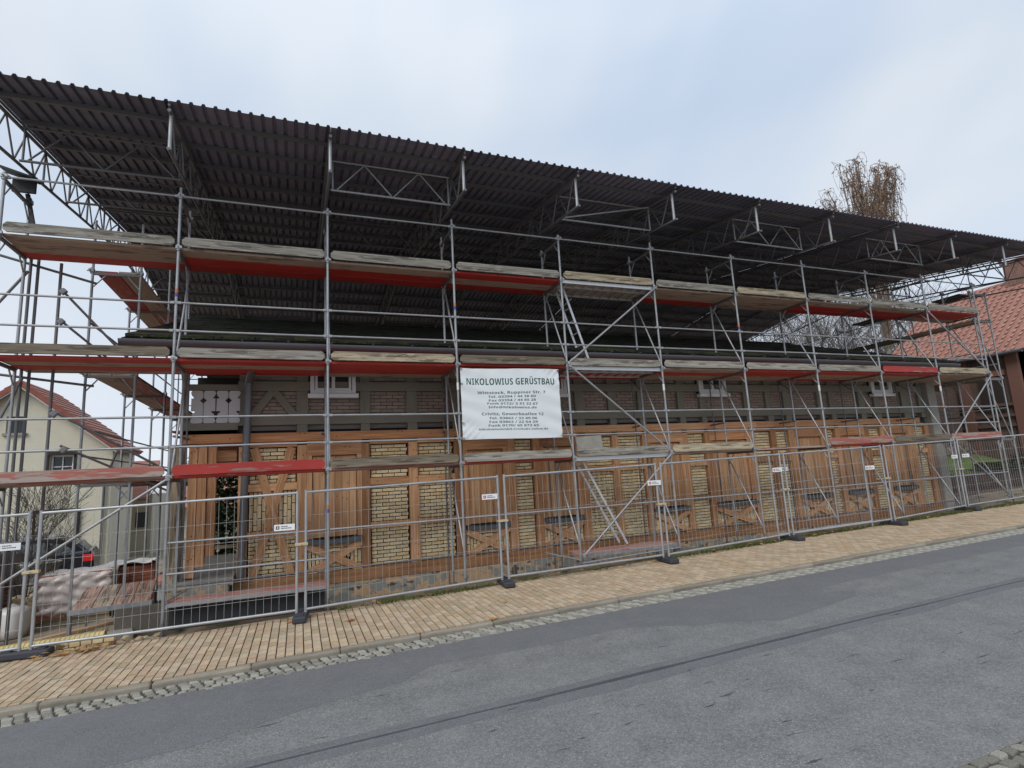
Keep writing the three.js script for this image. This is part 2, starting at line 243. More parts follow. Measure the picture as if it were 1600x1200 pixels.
{ // kerb stones and gutter cobbles
  const K = tilted('kerb'), kg = new RoundedBoxGeometry(0.999, 0.22, CZ - KZ, 3, 0.032); boxUV(kg, 0.999, 0.22, 0.15);
  const km = [0.80, 0.88, 0.72].map(c => std({ map: Tconc, color: L(c, c * 0.93, c * 0.82), bumpMap: Bfine, bumpScale: 0.003 }));
  for (let i = -12; i < 45; i++) { const m = mesh('kerb_stone', kg, km[Math.abs(i * 7) % 3], K); m.position.set(i + rr(-.004, .004), -0.108 + rr(-.003, .003), (KZ + CZ) / 2 + rr(-.004, .004)); m.rotation.y = rr(-.004, .004); }
  const C = tilted('cobble_gutter'); mesh('cobble_bed', [box(100, 0.1, RZ - CZ + 0.02, 20, -0.118, (RZ + CZ) / 2), box(100, 0.1, 0.5, 20, -0.118, RZ2 + 0.26)], std({ color: L(0.06, 0.055, 0.045) }), C);
  const tc = tex(128, 128, (u, v) => { const s = fbm(u, v, 16, 16, 4, 521); return mix([0.20, 0.19, 0.165], [0.47, 0.45, 0.40], s); });
  const cm = [1, 0.82, 1.15, 0.7].map(c => std({ map: tc, color: L(c, c, c * 0.97), bumpMap: Bfine, bumpScale: 0.003 })); const cg = [0, 1, 2].map(k => { const g = new RoundedBoxGeometry(0.098, 0.1, 0.076, 2, 0.02); const p = g.attributes.position; for (let i = 0; i < p.count; i++) p.setXYZ(i, p.getX(i) + Math.sin(p.getZ(i) * 60 + k) * 0.006, p.getY(i), p.getZ(i) + Math.sin(p.getX(i) * 50 + k * 2) * 0.006); g.computeVertexNormals(); return g; });
  const all = []; for (let r = 0; r < 5; r++) for (let x = -12 + r * 0.05; x < 42; x += rr(0.102, 0.124)) all.push([x, CZ + 0.045 + r * 0.086 + rr(-.006, .006), rr(0.85, 1.08)]);
  for (let r = 0; r < 5; r++) for (let x = 4.5 + r * 0.06; x < 10; x += rr(0.104, 0.124)) all.push([x, RZ2 + 0.05 + r * 0.09, rr(0.9, 1.08)]);
  const rank = all.map((a, i) => [Math.hypot(a[0] - 2, a[1] - 10.6) + (a[0] > -1 ? 0 : 50), i]).sort((a, b) => a[0] - b[0]); const pick = new Set(rank.slice(0, 300).map(a => a[1])), rest = [];
  all.forEach((a, i) => { if (!pick.has(i)) { rest.push(a); return; } const m = mesh('cobble', cg[i % 3], cm[Math.floor(rnd() * 4)], C); m.position.set(a[0], -0.1 + rr(-.006, .006), a[1]); m.scale.set(a[2], 1, rr(.94, 1.04)); m.rotation.set(rr(-.05, .05), rr(-.1, .1), rr(-.05, .05)); });
  const im = shadow(new THREE.InstancedMesh(cg[0], cm[0], rest.length)); im.name = 'cobble_field'; im.userData.kind = 'stuff'; const o = new THREE.Object3D();
  rest.forEach((a, i) => { o.position.set(a[0], -0.1, a[1]); o.scale.set(a[2], 1, 1); o.rotation.set(rr(-.05, .05), rr(-.1, .1), 0); o.updateMatrix(); im.setMatrixAt(i, o.matrix); const c = [1, .82, 1.15, .7][i % 4]; im.setColorAt(i, L(c, c, c)); }); C.add(im);
  const F = tilted('far_pavement'); mesh('paving', sheetGeo([[-60, RZ2 + 0.5], [90, RZ2 + 0.5], [90, 40], [-60, 40]], -0.07), M.conc, F);
}
//#PART2
// ---------------------------------------------------------------- half-timbered building
const WZ = -1.5;
{
  const B = thing('half_timbered_building', 'long half-timbered building with new timber and yellow brick below, dark timber above, inside the scaffold', 'building', [0, 0, 0]);
  // masonry core, plinth, gables
  mesh('plinth', [box(21.0, 0.9, 0.42, 11.25, -2.68, WZ - 0.19), box(0.9, 0.86, 0.3, 0.35, -2.42, -1.3)], M.plinth, B);
  mesh('core_wall', [box(20.7, 5.0, 0.12, 11.25, -0.2, WZ - 0.24), box(0.2, 5.0, 10.6, 1.0, -0.2, -6.9), box(0.2, 5.0, 10.6, 21.45, -0.2, -6.9), box(20.7, 5.0, 0.2, 11.25, -0.2, -12.3)], std({ color: L(0.05, 0.045, 0.04) }), B);
  const gab = new THREE.Shape([new THREE.Vector2(-6, 0), new THREE.Vector2(5.6, 0), new THREE.Vector2(0, 1.85)]);
  for (const x of [0.9, 21.35]) { const g = new THREE.ExtrudeGeometry(gab, { depth: 0.15, bevelEnabled: false }); g.rotateY(Math.PI / 2); g.translate(x, 2.3, -7); mesh('gable', g, M.dkWood, B); }
  mesh('corner_pier', box(0.42, 5.0, 0.5, 21.78, -0.2, WZ - 0.1, 0.02), M.conc, B);
  // timber frame: posts with their x ranges
  const posts = [[0.9, 1.07], [1.97, 2.16], [3.25, 3.42], [4.25, 4.45], [5.28, 5.48], [6.54, 6.74], [7.2, 7.38], [8.45, 8.65], [9.4, 9.57], [10.3, 10.46], [11.57, 11.74], [12.3, 12.45], [13.86, 14.05], [14.67, 14.85], [15.35, 15.55], [16.72, 16.9], [17.22, 17.4], [18.5, 18.7], [19.2, 19.4], [20.5, 20.8], [21.34, 21.56]];
  const kind = ['x', 'w', 'b', 'b', 'w', 'b', 'w', 'b', 'b', 'w', 'b', 'w', 'b', 'b', 'w', 'b', 'w', 'b', 'w', 'b'];
  const wm = () => [M.newWood, M.newWoodB, M.newWoodE, M.newWoodC, M.newWoodD, M.newWood][Math.floor(rnd() * 6)];
  posts.forEach(([a, b], i) => { mesh('post', box(b - a, 2.56, 0.16, (a + b) / 2, -0.74, WZ - 0.075 + rr(-.003, .003), 0.008), wm(), B); });
  for (let x = 0.0; x < 21; x += 7) { mesh('wall_plate', box(Math.min(7.15, 21.56 - x - .004), 0.18, 0.2, x + Math.min(7.15, 21.56 - x) / 2 - (x ? 0 : 0.06), 0.71, WZ - 0.07 + (x % 2 ? 0.004 : 0), 0.008), wm(), B); }
  for (let x = 0.86; x < 21; x += 6.9) mesh('sill_beam', box(Math.min(6.9, 21.56 - x), 0.24, 0.2, x + Math.min(6.9, 21.56 - x) / 2, -2.14, WZ - 0.065, 0.008), std({ map: Tnew, color: L(0.62, 0.58, 0.55), bumpMap: Bgrain, bumpScale: 0.002 }), B);
  const bricks = [], stuffB = [];
  // every brick is kept first, then the nearest 300 become parts
  function field(panel, x0, x1, y0, y1, upright, skip) {
    const c = 0.077, len = 0.262; const W = upright ? y1 - y0 : x1 - x0, Hh = upright ? x1 - x0 : y1 - y0; const rows = Math.max(1, Math.round(Hh / c)), rc = Hh / rows;
    for (let r = 0; r < rows; r++) { let s = -(r % 2 ? 0.13 : 0) - 0.02; while (s < W - 0.02) { const a = Math.max(0.008, s + 0.008), b = Math.min(W - 0.008, s + len - 0.008); s += len; if (b - a < 0.03) continue;
      const along = (a + b) / 2, across = (r + 0.5) * rc; const x = upright ? x0 + across : x0 + along, y = upright ? y0 + along : y0 + across;
      if (skip && skip(x, y)) continue; bricks.push({ panel, x, y, w: upright ? rc - 0.018 : b - a, h: upright ? b - a : rc - 0.018, up: upright }); } }
  }
  const rows = [[-0.2, 0.5], [-1.12, -0.36], [-2.02, -1.26]];
  for (let i = 0; i < kind.length; i++) {
    const x0 = posts[i][1], x1 = posts[i + 1][0], xm = (x0 + x1) / 2, w = x1 - x0;
    const panel = mesh('infill_panel', box(w + 0.02, 2.7, 0.06, xm, -0.74, WZ - 0.145), M.mortar, B);
    mesh('rail', box(w, 0.11, 0.14, xm, 0.566, WZ - 0.07, 0.006), wm(), B);
    if (kind[i] === 'b') {
      for (const [a, b] of rows) field(panel, x0 + 0.02, x1 - 0.02, a, b, false);
      mesh('rail', box(w, 0.15, 0.15, xm, -0.28, WZ - 0.075, 0.006), wm(), B); mesh('rail', box(w, 0.13, 0.15, xm, -1.19, WZ - 0.075, 0.006), wm(), B);
    } else if (kind[i] === 'x') {
      field(panel, x0 + 0.02, x1 - 0.02, -0.2, 0.5, false); field(panel, x0 + 0.02, x1 - 0.02, -1.12, -0.36, true); field(panel, x0 + 0.02, x1 - 0.02, -2.02, -1.26, false);
      mesh('rail', box(w, 0.15, 0.15, xm, -0.28, WZ - 0.075, 0.006), wm(), B); mesh('rail', box(w, 0.13, 0.15, xm, -1.19, WZ - 0.075, 0.006), wm(), B);
      mesh('brace', beam([x0 + 0.1, 0.5, WZ - 0.05], [x1 - 0.1, -2.0, WZ - 0.05], 0.16, 0.12, 0.006), wm(), B); mesh('brace', beam([x1 - 0.1, 0.5, WZ - 0.055], [x0 + 0.1, -2.0, WZ - 0.055], 0.16, 0.12, 0.006), wm(), B);
    } else {
      const wy0 = -1.36, wy1 = 0.32; // boarded window
      mesh('window_head', box(w, 0.2, 0.14, xm, 0.41, WZ - 0.068, 0.006), wm(), B);
      mesh('window_jamb', box(0.1, 1.68, 0.14, x0 + 0.05, -0.52, WZ - 0.07, 0.006), wm(), B); mesh('window_jamb', box(0.1, 1.68, 0.14, x1 - 0.05, -0.52, WZ - 0.07, 0.006), wm(), B);
      const pw = w - 0.22, board = mesh('window_board', box(pw, 1.66, 0.03, xm, -0.52, WZ - 0.115), M.boardWoodB, B); const n = Math.max(4, Math.round(pw / 0.145));
      for (let k = 0; k < n; k++) { const q = mesh('plank', box(pw / n - 0.005, 1.63 + rr(-.01, .01), 0.03, xm - pw / 2 + (k + 0.5) * pw / n, -0.53, WZ - 0.075 + rr(-.004, .004), 0.003), [M.boardWood, M.boardWoodB, M.boardWood, M.boardWoodC][Math.floor(rnd() * 4)], board); }
      const ss = new THREE.Shape(); ss.moveTo(-w / 2 + 0.03, 0.075); ss.quadraticCurveTo(0, 0.015, w / 2 - 0.03, 0.075); ss.lineTo(w / 2 - 0.01, -0.01); ss.quadraticCurveTo(0, -0.07, -w / 2 + 0.01, -0.01); const sg = new THREE.ExtrudeGeometry(ss, { depth: 0.2, bevelEnabled: true, bevelSize: 0.006, bevelThickness: 0.006, bevelSegments: 1 }); sg.translate(xm, -1.44, WZ - 0.12);
      mesh('window_sill', sg, M.slate, B);
      const y0 = -2.02, y1 = -1.5, inx = (x, y) => false;
      field(panel, x0 + 0.02, x1 - 0.02, y0, y1, false, (x, y) => Math.abs((x - xm) / (w / 2)) > Math.abs((y - (y0 + y1) / 2) / ((y1 - y0) / 2)));
      field(panel, x0 + 0.02, x1 - 0.02, y0, y1, true, (x, y) => Math.abs((x - xm) / (w / 2)) <= Math.abs((y - (y0 + y1) / 2) / ((y1 - y0) / 2)));
      mesh('brace', beam([x0 + 0.03, y1, WZ - 0.035], [x1 - 0.03, y0, WZ - 0.035], 0.135, 0.12, 0.006), M.newWoodC, B); mesh('brace', beam([x1 - 0.03, y1, WZ - 0.04], [x0 + 0.03, y0, WZ - 0.04], 0.135, 0.12, 0.006), M.newWoodC, B); mesh('rail', box(w, 0.09, 0.13, xm, -1.49, WZ - 0.07, 0.006), wm(), B);
    }
  }
  bricks.sort((a, b) => a.x - b.x); const bg = new THREE.BoxGeometry(1, 1, 1);
  bricks.forEach((b, i) => {
    if (i < 300) { const m = mesh('brick', bg, brickMats[Math.floor(rnd() * 4)], b.panel); m.scale.set(b.w, b.h, 0.06); m.position.set(b.x + rr(-.002, .002), b.y, WZ - 0.098 + rr(-.004, .004)); m.rotation.z = rr(-.008, .008); }
    else stuffB.push(b);
  });
  for (let k = 0; k < 4; k++) { const l = stuffB.filter((_, i) => (i * 7 + (i >> 3)) % 4 === k).map(b => { const g = new THREE.BoxGeometry(b.w, b.h, 0.06); g.rotateZ(rr(-.008, .008)); g.translate(b.x, b.y, WZ - 0.098 + rr(-.004, .004)); return g; }); mesh('brick_field', l, brickMats[k], B, true); }
  // band of dark openings between joist ends, upper dark storey
  mesh('joist_gap', box(20.6, 0.2, 0.03, 11.25, 0.9, WZ - 0.155), M.black, B);
  mesh('gap_pipe', tube([1.0, 0.87, WZ - 0.1], [21.4, 0.87, WZ - 0.1], 0.018), M.steelDk, B);
  posts.forEach(([a, b], i) => { if (i) mesh('joist_end', box(b - a + 0.02, 0.155, 0.2, (a + b) / 2, 0.88, WZ - 0.09, 0.006), M.olive, B); });
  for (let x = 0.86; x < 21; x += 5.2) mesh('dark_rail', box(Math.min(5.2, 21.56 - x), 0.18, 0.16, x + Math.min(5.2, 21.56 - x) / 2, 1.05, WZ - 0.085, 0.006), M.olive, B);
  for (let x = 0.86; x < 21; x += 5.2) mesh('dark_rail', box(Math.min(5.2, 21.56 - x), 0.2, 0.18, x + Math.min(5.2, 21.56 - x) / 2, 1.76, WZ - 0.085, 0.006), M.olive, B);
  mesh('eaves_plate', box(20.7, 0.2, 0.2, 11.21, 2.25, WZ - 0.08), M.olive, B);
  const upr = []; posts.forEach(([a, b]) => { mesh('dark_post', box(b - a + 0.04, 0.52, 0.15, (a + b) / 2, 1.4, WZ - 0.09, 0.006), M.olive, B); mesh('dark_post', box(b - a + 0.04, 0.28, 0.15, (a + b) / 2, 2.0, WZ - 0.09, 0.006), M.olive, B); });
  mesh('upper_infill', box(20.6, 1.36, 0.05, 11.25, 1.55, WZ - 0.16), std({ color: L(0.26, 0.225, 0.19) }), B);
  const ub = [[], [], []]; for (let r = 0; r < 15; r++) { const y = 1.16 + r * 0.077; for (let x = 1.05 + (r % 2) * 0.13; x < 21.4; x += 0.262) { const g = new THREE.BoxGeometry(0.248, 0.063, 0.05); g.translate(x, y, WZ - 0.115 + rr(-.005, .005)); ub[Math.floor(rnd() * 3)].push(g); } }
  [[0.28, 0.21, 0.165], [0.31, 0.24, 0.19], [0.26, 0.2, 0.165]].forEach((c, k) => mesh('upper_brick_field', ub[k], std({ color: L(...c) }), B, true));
  mesh('dark_brace', beam([1.5, 1.66, WZ - 0.06], [1.12, 1.14, WZ - 0.06], 0.14, 0.1), M.olive, B); mesh('dark_brace', beam([1.52, 1.66, WZ - 0.064], [1.93, 1.14, WZ - 0.064], 0.14, 0.1), M.olive, B);
  // upper casement windows
  for (const [a, b] of [[2.2, 3.16], [7.36, 8.22], [12.24, 13.22], [19.05, 20.05]]) {
    const xm = (a + b) / 2, w = b - a, y0 = 1.55, y1 = 2.3, f = mesh('window', box(w, y1 - y0, 0.05, xm, (y0 + y1) / 2, WZ - 0.04), M.black, B);
    mesh('pane', box(w * 0.37, 0.62, 0.012, xm - w * 0.21, 1.94, WZ - 0.005), M.glass, f); mesh('pane', box(w * 0.37, 0.62, 0.012, xm + w * 0.21, 1.94, WZ - 0.005), M.glass, f);
    mesh('frame', [box(0.08, 0.7, 0.09, a + 0.06, 1.95, WZ + 0.01, .006), box(0.08, 0.7, 0.09, b - 0.06, 1.95, WZ + 0.01, .006), box(0.07, 0.7, 0.07, xm, 1.95, WZ + 0.012, .006), box(w - 0.04, 0.07, 0.085, xm, 1.635, WZ + 0.008, .006)], M.white, f);
    mesh('casement', [box(0.05, 0.6, 0.06, a + 0.14, 1.96, WZ + 0.02), box(0.05, 0.6, 0.06, b - 0.14, 1.96, WZ + 0.02), box(w - 0.26, 0.045, 0.06, xm, 1.695, WZ + 0.016)], M.white, f);
    mesh('sill', box(w + 0.06, 0.09, 0.16, xm, 1.545, WZ + 0.05, 0.01), M.white, f);
  }
  // roof
  const eZ = -0.72, eY = 2.42, rZ = -7, rY = 4.5, bZ = -13.3; const rl = Math.hypot(rZ - eZ, rY - eY), ra = Math.atan2(rY - eY, eZ - rZ);
  const rf = mesh('roof', box(23.1, 0.14, rl, 0, 0, 0), M.moss, B); rf.position.set(10.65, (eY + rY) / 2 + 0.06, (eZ + rZ) / 2); rf.rotation.x = ra;
  const rf2 = mesh('roof', box(23.1, 0.14, rl, 0, 0, 0), M.moss, B); rf2.position.set(10.65, (eY + rY) / 2 + 0.06, (bZ + rZ) / 2); rf2.rotation.x = -ra;
  { // raised courses of mossy tiles
    const cs = []; for (let k = 0; k < 16; k++) { const t = (k + 0.5) / 16; for (let s = 0; s < 33; s++) { const g = box(0.69, 0.05, rl / 16 + 0.05, -11.2 + s * 0.7, 0.075 + rr(-.008, .012), (t - 0.5) * -rl + rr(-.02, .02)); cs.push(g); } }
    const g = join(cs); mesh('tile_courses', g, M.moss, rf, true); }
  mesh('ridge_tile', tube([-0.9, rY + 0.12, rZ], [22.2, rY + 0.12, rZ], 0.1), M.moss, rf).position.set(0, 0, 0);
  { const rt = rf.children[rf.children.length - 1]; rf.updateMatrix(); rt.geometry.applyMatrix4(rf.matrix.clone().invert()); }
  mesh('verge_board', [0].map(() => { const g = box(0.05, 0.2, rl, 0, 0, 0); g.rotateX(ra); g.translate(-0.93, (eY + rY) / 2 - 0.02, (eZ + rZ) / 2); return g; }), M.dkWood, B);
  mesh('soffit', box(22.9, 0.03, 0.8, 10.65, 2.36, -1.1), M.dkWood, B);
  // gutter, half round, with brackets
  { const s = new THREE.Shape(); s.absarc(0, 0, 0.12, Math.PI, 2 * Math.PI, false); s.lineTo(0.12, 0.03); s.lineTo(0.105, 0.03); s.absarc(0, 0, 0.105, 2 * Math.PI, Math.PI, true); const g = new THREE.ExtrudeGeometry(s, { depth: 23, bevelEnabled: false, curveSegments: 10 }); g.rotateY(Math.PI / 2); g.translate(-0.95, 2.43, eZ + 0.12);
    const gt = mesh('gutter', g, M.gutter, B); const br = []; for (let x = -0.6; x < 22; x += 0.8) br.push(box(0.025, 0.012, 0.26, x, 2.467, eZ + 0.1)); mesh('gutter_bracket', br, M.steelDk, gt); }
  { const d = [tube([1.2, 2.32, eZ + 0.12], [1.2, 2.14, eZ + 0.08], 0.075, 12), tube([1.2, 2.14, eZ + 0.08], [1.07, 1.82, -1.3], 0.07, 14), tube([1.07, 1.84, -1.3], [0.99, -1.98, -1.36], 0.07, 14)]; const dp = mesh('downpipe', d, std({ color: L(0.14, 0.145, 0.155), metalness: 0.4, roughness: 0.45 }), B);
    for (const y of [1.5, 0.35, -0.9, -1.6]) mesh('pipe_clip', tube([1.07 - (1.84 - y) * 0.021, y - 0.03, -1.3 - (1.84 - y) * 0.0157], [1.07 - (1.84 - y) * 0.021, y + 0.03, -1.3 - (1.84 - y) * 0.0157], 0.08, 14), M.steelDk, dp); }
  // porch at the left corner
  mesh('porch_floor', [box(1.15, 0.14, 4.2, 0.3, -1.96, -3.35, 0.01)], M.conc, B);
  [[0.12, 1.06, -1.86, -1.52], [0.28, 0.99, -1.68, -1.5], [0.44, 0.99, -1.5, -1.54]].forEach(([x, t, y, z]) => mesh('porch_post', box(0.15, 0.6 - y, 0.14, x, (0.6 + y) / 2, z, 0.008), wm(), B));
  mesh('porch_post', box(0.16, 3.2, 0.16, -0.16, -1.0, -1.35, 0.008), M.oldTan, B); mesh('porch_post', box(0.1, 4.4, 0.12, -0.08, 0.2, -1.62, 0.008), M.old, B);
  mesh('porch_beam', box(0.98, 0.16, 0.18, 0.38, 0.5, -3.4, 0.006), M.newWoodB, B); mesh('porch_beam', box(0.78, 0.22, 0.14, 0.46, 0.38, -1.75, 0.006), M.newWoodB, B); mesh('porch_rail', box(0.5, 0.07, 0.07, 0.62, -1.45, -2.6), M.oldTan, B);
  mesh('porch_beam', box(0.95, 0.3, 0.14, 0.42, 0.42, -2.5, 0.006), M.newWoodB, B); mesh('porch_ceiling', box(1.0, 0.06, 2.3, 0.38, 0.64, -2.7), M.newWoodB, B);
  mesh('balcony_fascia', box(1.0, 0.26, 0.12, 0.37, 0.93, WZ - 0.06), M.olive, B); mesh('balcony_rail', box(0.98, 0.12, 0.1, 0.38, 1.73, WZ - 0.03, 0.006), M.olive, B); mesh('balcony_floor', box(1.0, 0.08, 2.6, 0.38, 0.84, -2.8), M.dkWood, B);
  mesh('balcony_wall', [box(1.1, 1.3, 0.08, 0.33, 1.7, -3.9), box(1.2, 0.1, 3.2, 0.3, 2.5, -2.6)], M.dkWood, B);
  mesh('rafter_end', [0.0, 0.42, 0.8].map(x => box(0.1, 0.14, 0.9, x, 2.24, -1.1)), M.olive, B);
  for (let k = 0; k < 4; k++) { // fretwork boards: halves of cut-outs along their edges
    const w = 0.215, s = new THREE.Shape(), c = 0.05; s.moveTo(-w / 2 + c, 0); s.lineTo(w / 2 - c, 0); s.quadraticCurveTo(w / 2 - .004, 0.0, w / 2 - .004, c);
    s.lineTo(w / 2 - .004, 0.39); s.lineTo(w / 2 - 0.058, 0.445); s.lineTo(w / 2 - .004, 0.50);
    s.lineTo(w / 2 - .004, 0.64 - c); s.quadraticCurveTo(w / 2 - .004, 0.64, w / 2 - c, 0.64); s.lineTo(-w / 2 + c, 0.64); s.quadraticCurveTo(-w / 2 + .004, 0.64, -w / 2 + .004, 0.64 - c);
    s.lineTo(-w / 2 + .006, 0.58); s.lineTo(-w / 2 + 0.02, 0.54); s.lineTo(-w / 2 + 0.055, 0.50); s.quadraticCurveTo(-w / 2 + 0.04, 0.475, -w / 2 + .01, 0.49); s.lineTo(-w / 2 + .007, 0.235); s.lineTo(-w / 2 + 0.075, 0.235); s.quadraticCurveTo(-w / 2 + 0.078, 0.2, -w / 2 + .032, 0.185); s.lineTo(-w / 2 + .028, 0.1); s.lineTo(-w / 2 + .006, 0.07); s.lineTo(-w / 2 + .004, c); s.quadraticCurveTo(-w / 2 + .004, 0, -w / 2 + c, 0);
    const g = new THREE.ExtrudeGeometry(s, { depth: 0.025, bevelEnabled: false }); if (k % 2) g.scale(-1, 1, 1); if (k % 2) { const ix = g.attributes.position; const n = ix.count; for (let t = 0; t < n; t += 3) { for (const at of ['position', 'normal', 'uv']) { const A = g.attributes[at], sz = A.itemSize; for (let q = 0; q < sz; q++) { const a = A.array[(t + 1) * sz + q]; A.array[(t + 1) * sz + q] = A.array[(t + 2) * sz + q]; A.array[(t + 2) * sz + q] = a; } } } }
    g.translate(0.04 + 0.105 + k * 0.22, 1.02, WZ + 0.0); mesh('balustrade_board', g, M.fret, B); }
}
// ---------------------------------------------------------------- scaffolds
const SR = 0.0242, RR = 0.019;
function coupler(x, y, z) { return [box(0.085, 0.07, 0.085, x, y, z, 0.014), tube([x, y - 0.055, z], [x, y + 0.055, z], 0.036, 10), tube([x, y, z + 0.03], [x, y, z + 0.085], 0.013, 6), box(0.035, 0.05, 0.03, x + 0.045, y, z + 0.035, 0.006)]; }
function toeboard(x0, x1, y, z, mat, par, h = 0.16, tiltx = 0) { const l = x1 - x0, c = 0.05, s = new THREE.Shape(); s.moveTo(-l / 2 + c, 0); s.lineTo(l / 2 - c, 0); s.lineTo(l / 2, c * .8); s.lineTo(l / 2, h - c); s.lineTo(l / 2 - c, h); s.lineTo(-l / 2 + c, h); s.lineTo(-l / 2, h - c); s.lineTo(-l / 2, c * .8); const g = new THREE.ExtrudeGeometry(s, { depth: 0.026, bevelEnabled: true, bevelSize: 0.003, bevelThickness: 0.003, bevelSegments: 1 }); boxUV(g, l, h, 0.03); if (tiltx) g.rotateX(tiltx); g.translate((x0 + x1) / 2, y, z); return mesh('toe_board', g, mat, par); }
function planks(x0, x1, y, w, mats, par) { const n = mats.length, pw = w / n; mats.forEach((m, k) => { const z = -0.03 - (k + 0.5) * pw; mesh('deck_plank', box(x1 - x0 - 0.03, 0.045, pw - 0.015, (x0 + x1) / 2, y - 0.025 + rr(-.006, .006), z, 0.005), m, par); }); }
function frameAt(S, x, base, top, w, levels, diag, zi) { // one pair of standards with transoms, knee stays and a transverse diagonal
  mesh('standard', tube([x, base, 0], [x, top, 0], SR, 10), M.steel, S); mesh('standard', tube([x, base, -w], [x, top, -w], SR, 10), M.steel, S);
  mesh('base_jack', [box(0.15, 0.012, 0.15, x, base - 0.19, 0), tube([x, base - 0.19, 0], [x, base + 0.02, 0], 0.017), box(0.15, 0.012, 0.15, x, base - 0.19, -w), tube([x, base - 0.19, -w], [x, base + 0.02, -w], 0.017), tube([x, base + 0.015, 0], [x, base + 0.06, 0], 0.034), tube([x, base + 0.015, -w], [x, base + 0.06, -w], 0.034)], M.steelDk, S);
  const cp = [];
  for (const y of levels) { mesh('transom', box(0.045, 0.05, w - 0.04, x, y - 0.075, -w / 2), M.steelDk, S); mesh('knee_stay', tube([x, y - 0.34, -0.02], [x, y - 0.09, -0.22], 0.013, 6), M.steel, S); mesh('knee_stay', tube([x, y - 0.34, -w + 0.02], [x, y - 0.09, -w + 0.22], 0.013, 6), M.steel, S); cp.push(...coupler(x, y - 0.02, 0.01), ...coupler(x, y - 0.02, -w)); }
  mesh('coupler', cp, M.steel, S);
  for (const [a, b] of diag) mesh('transverse_brace', tube([x + 0.035, a, -0.03], [x + 0.035, b, -w + 0.03], 0.019), M.steel, S);
}
const BAY = 2.5, SW = 0.92;
const FRONT = thing('scaffold', 'grey tube scaffold along the street front of the half-timbered building, with three plank decks', 'scaffold', [0, 0, 0]);
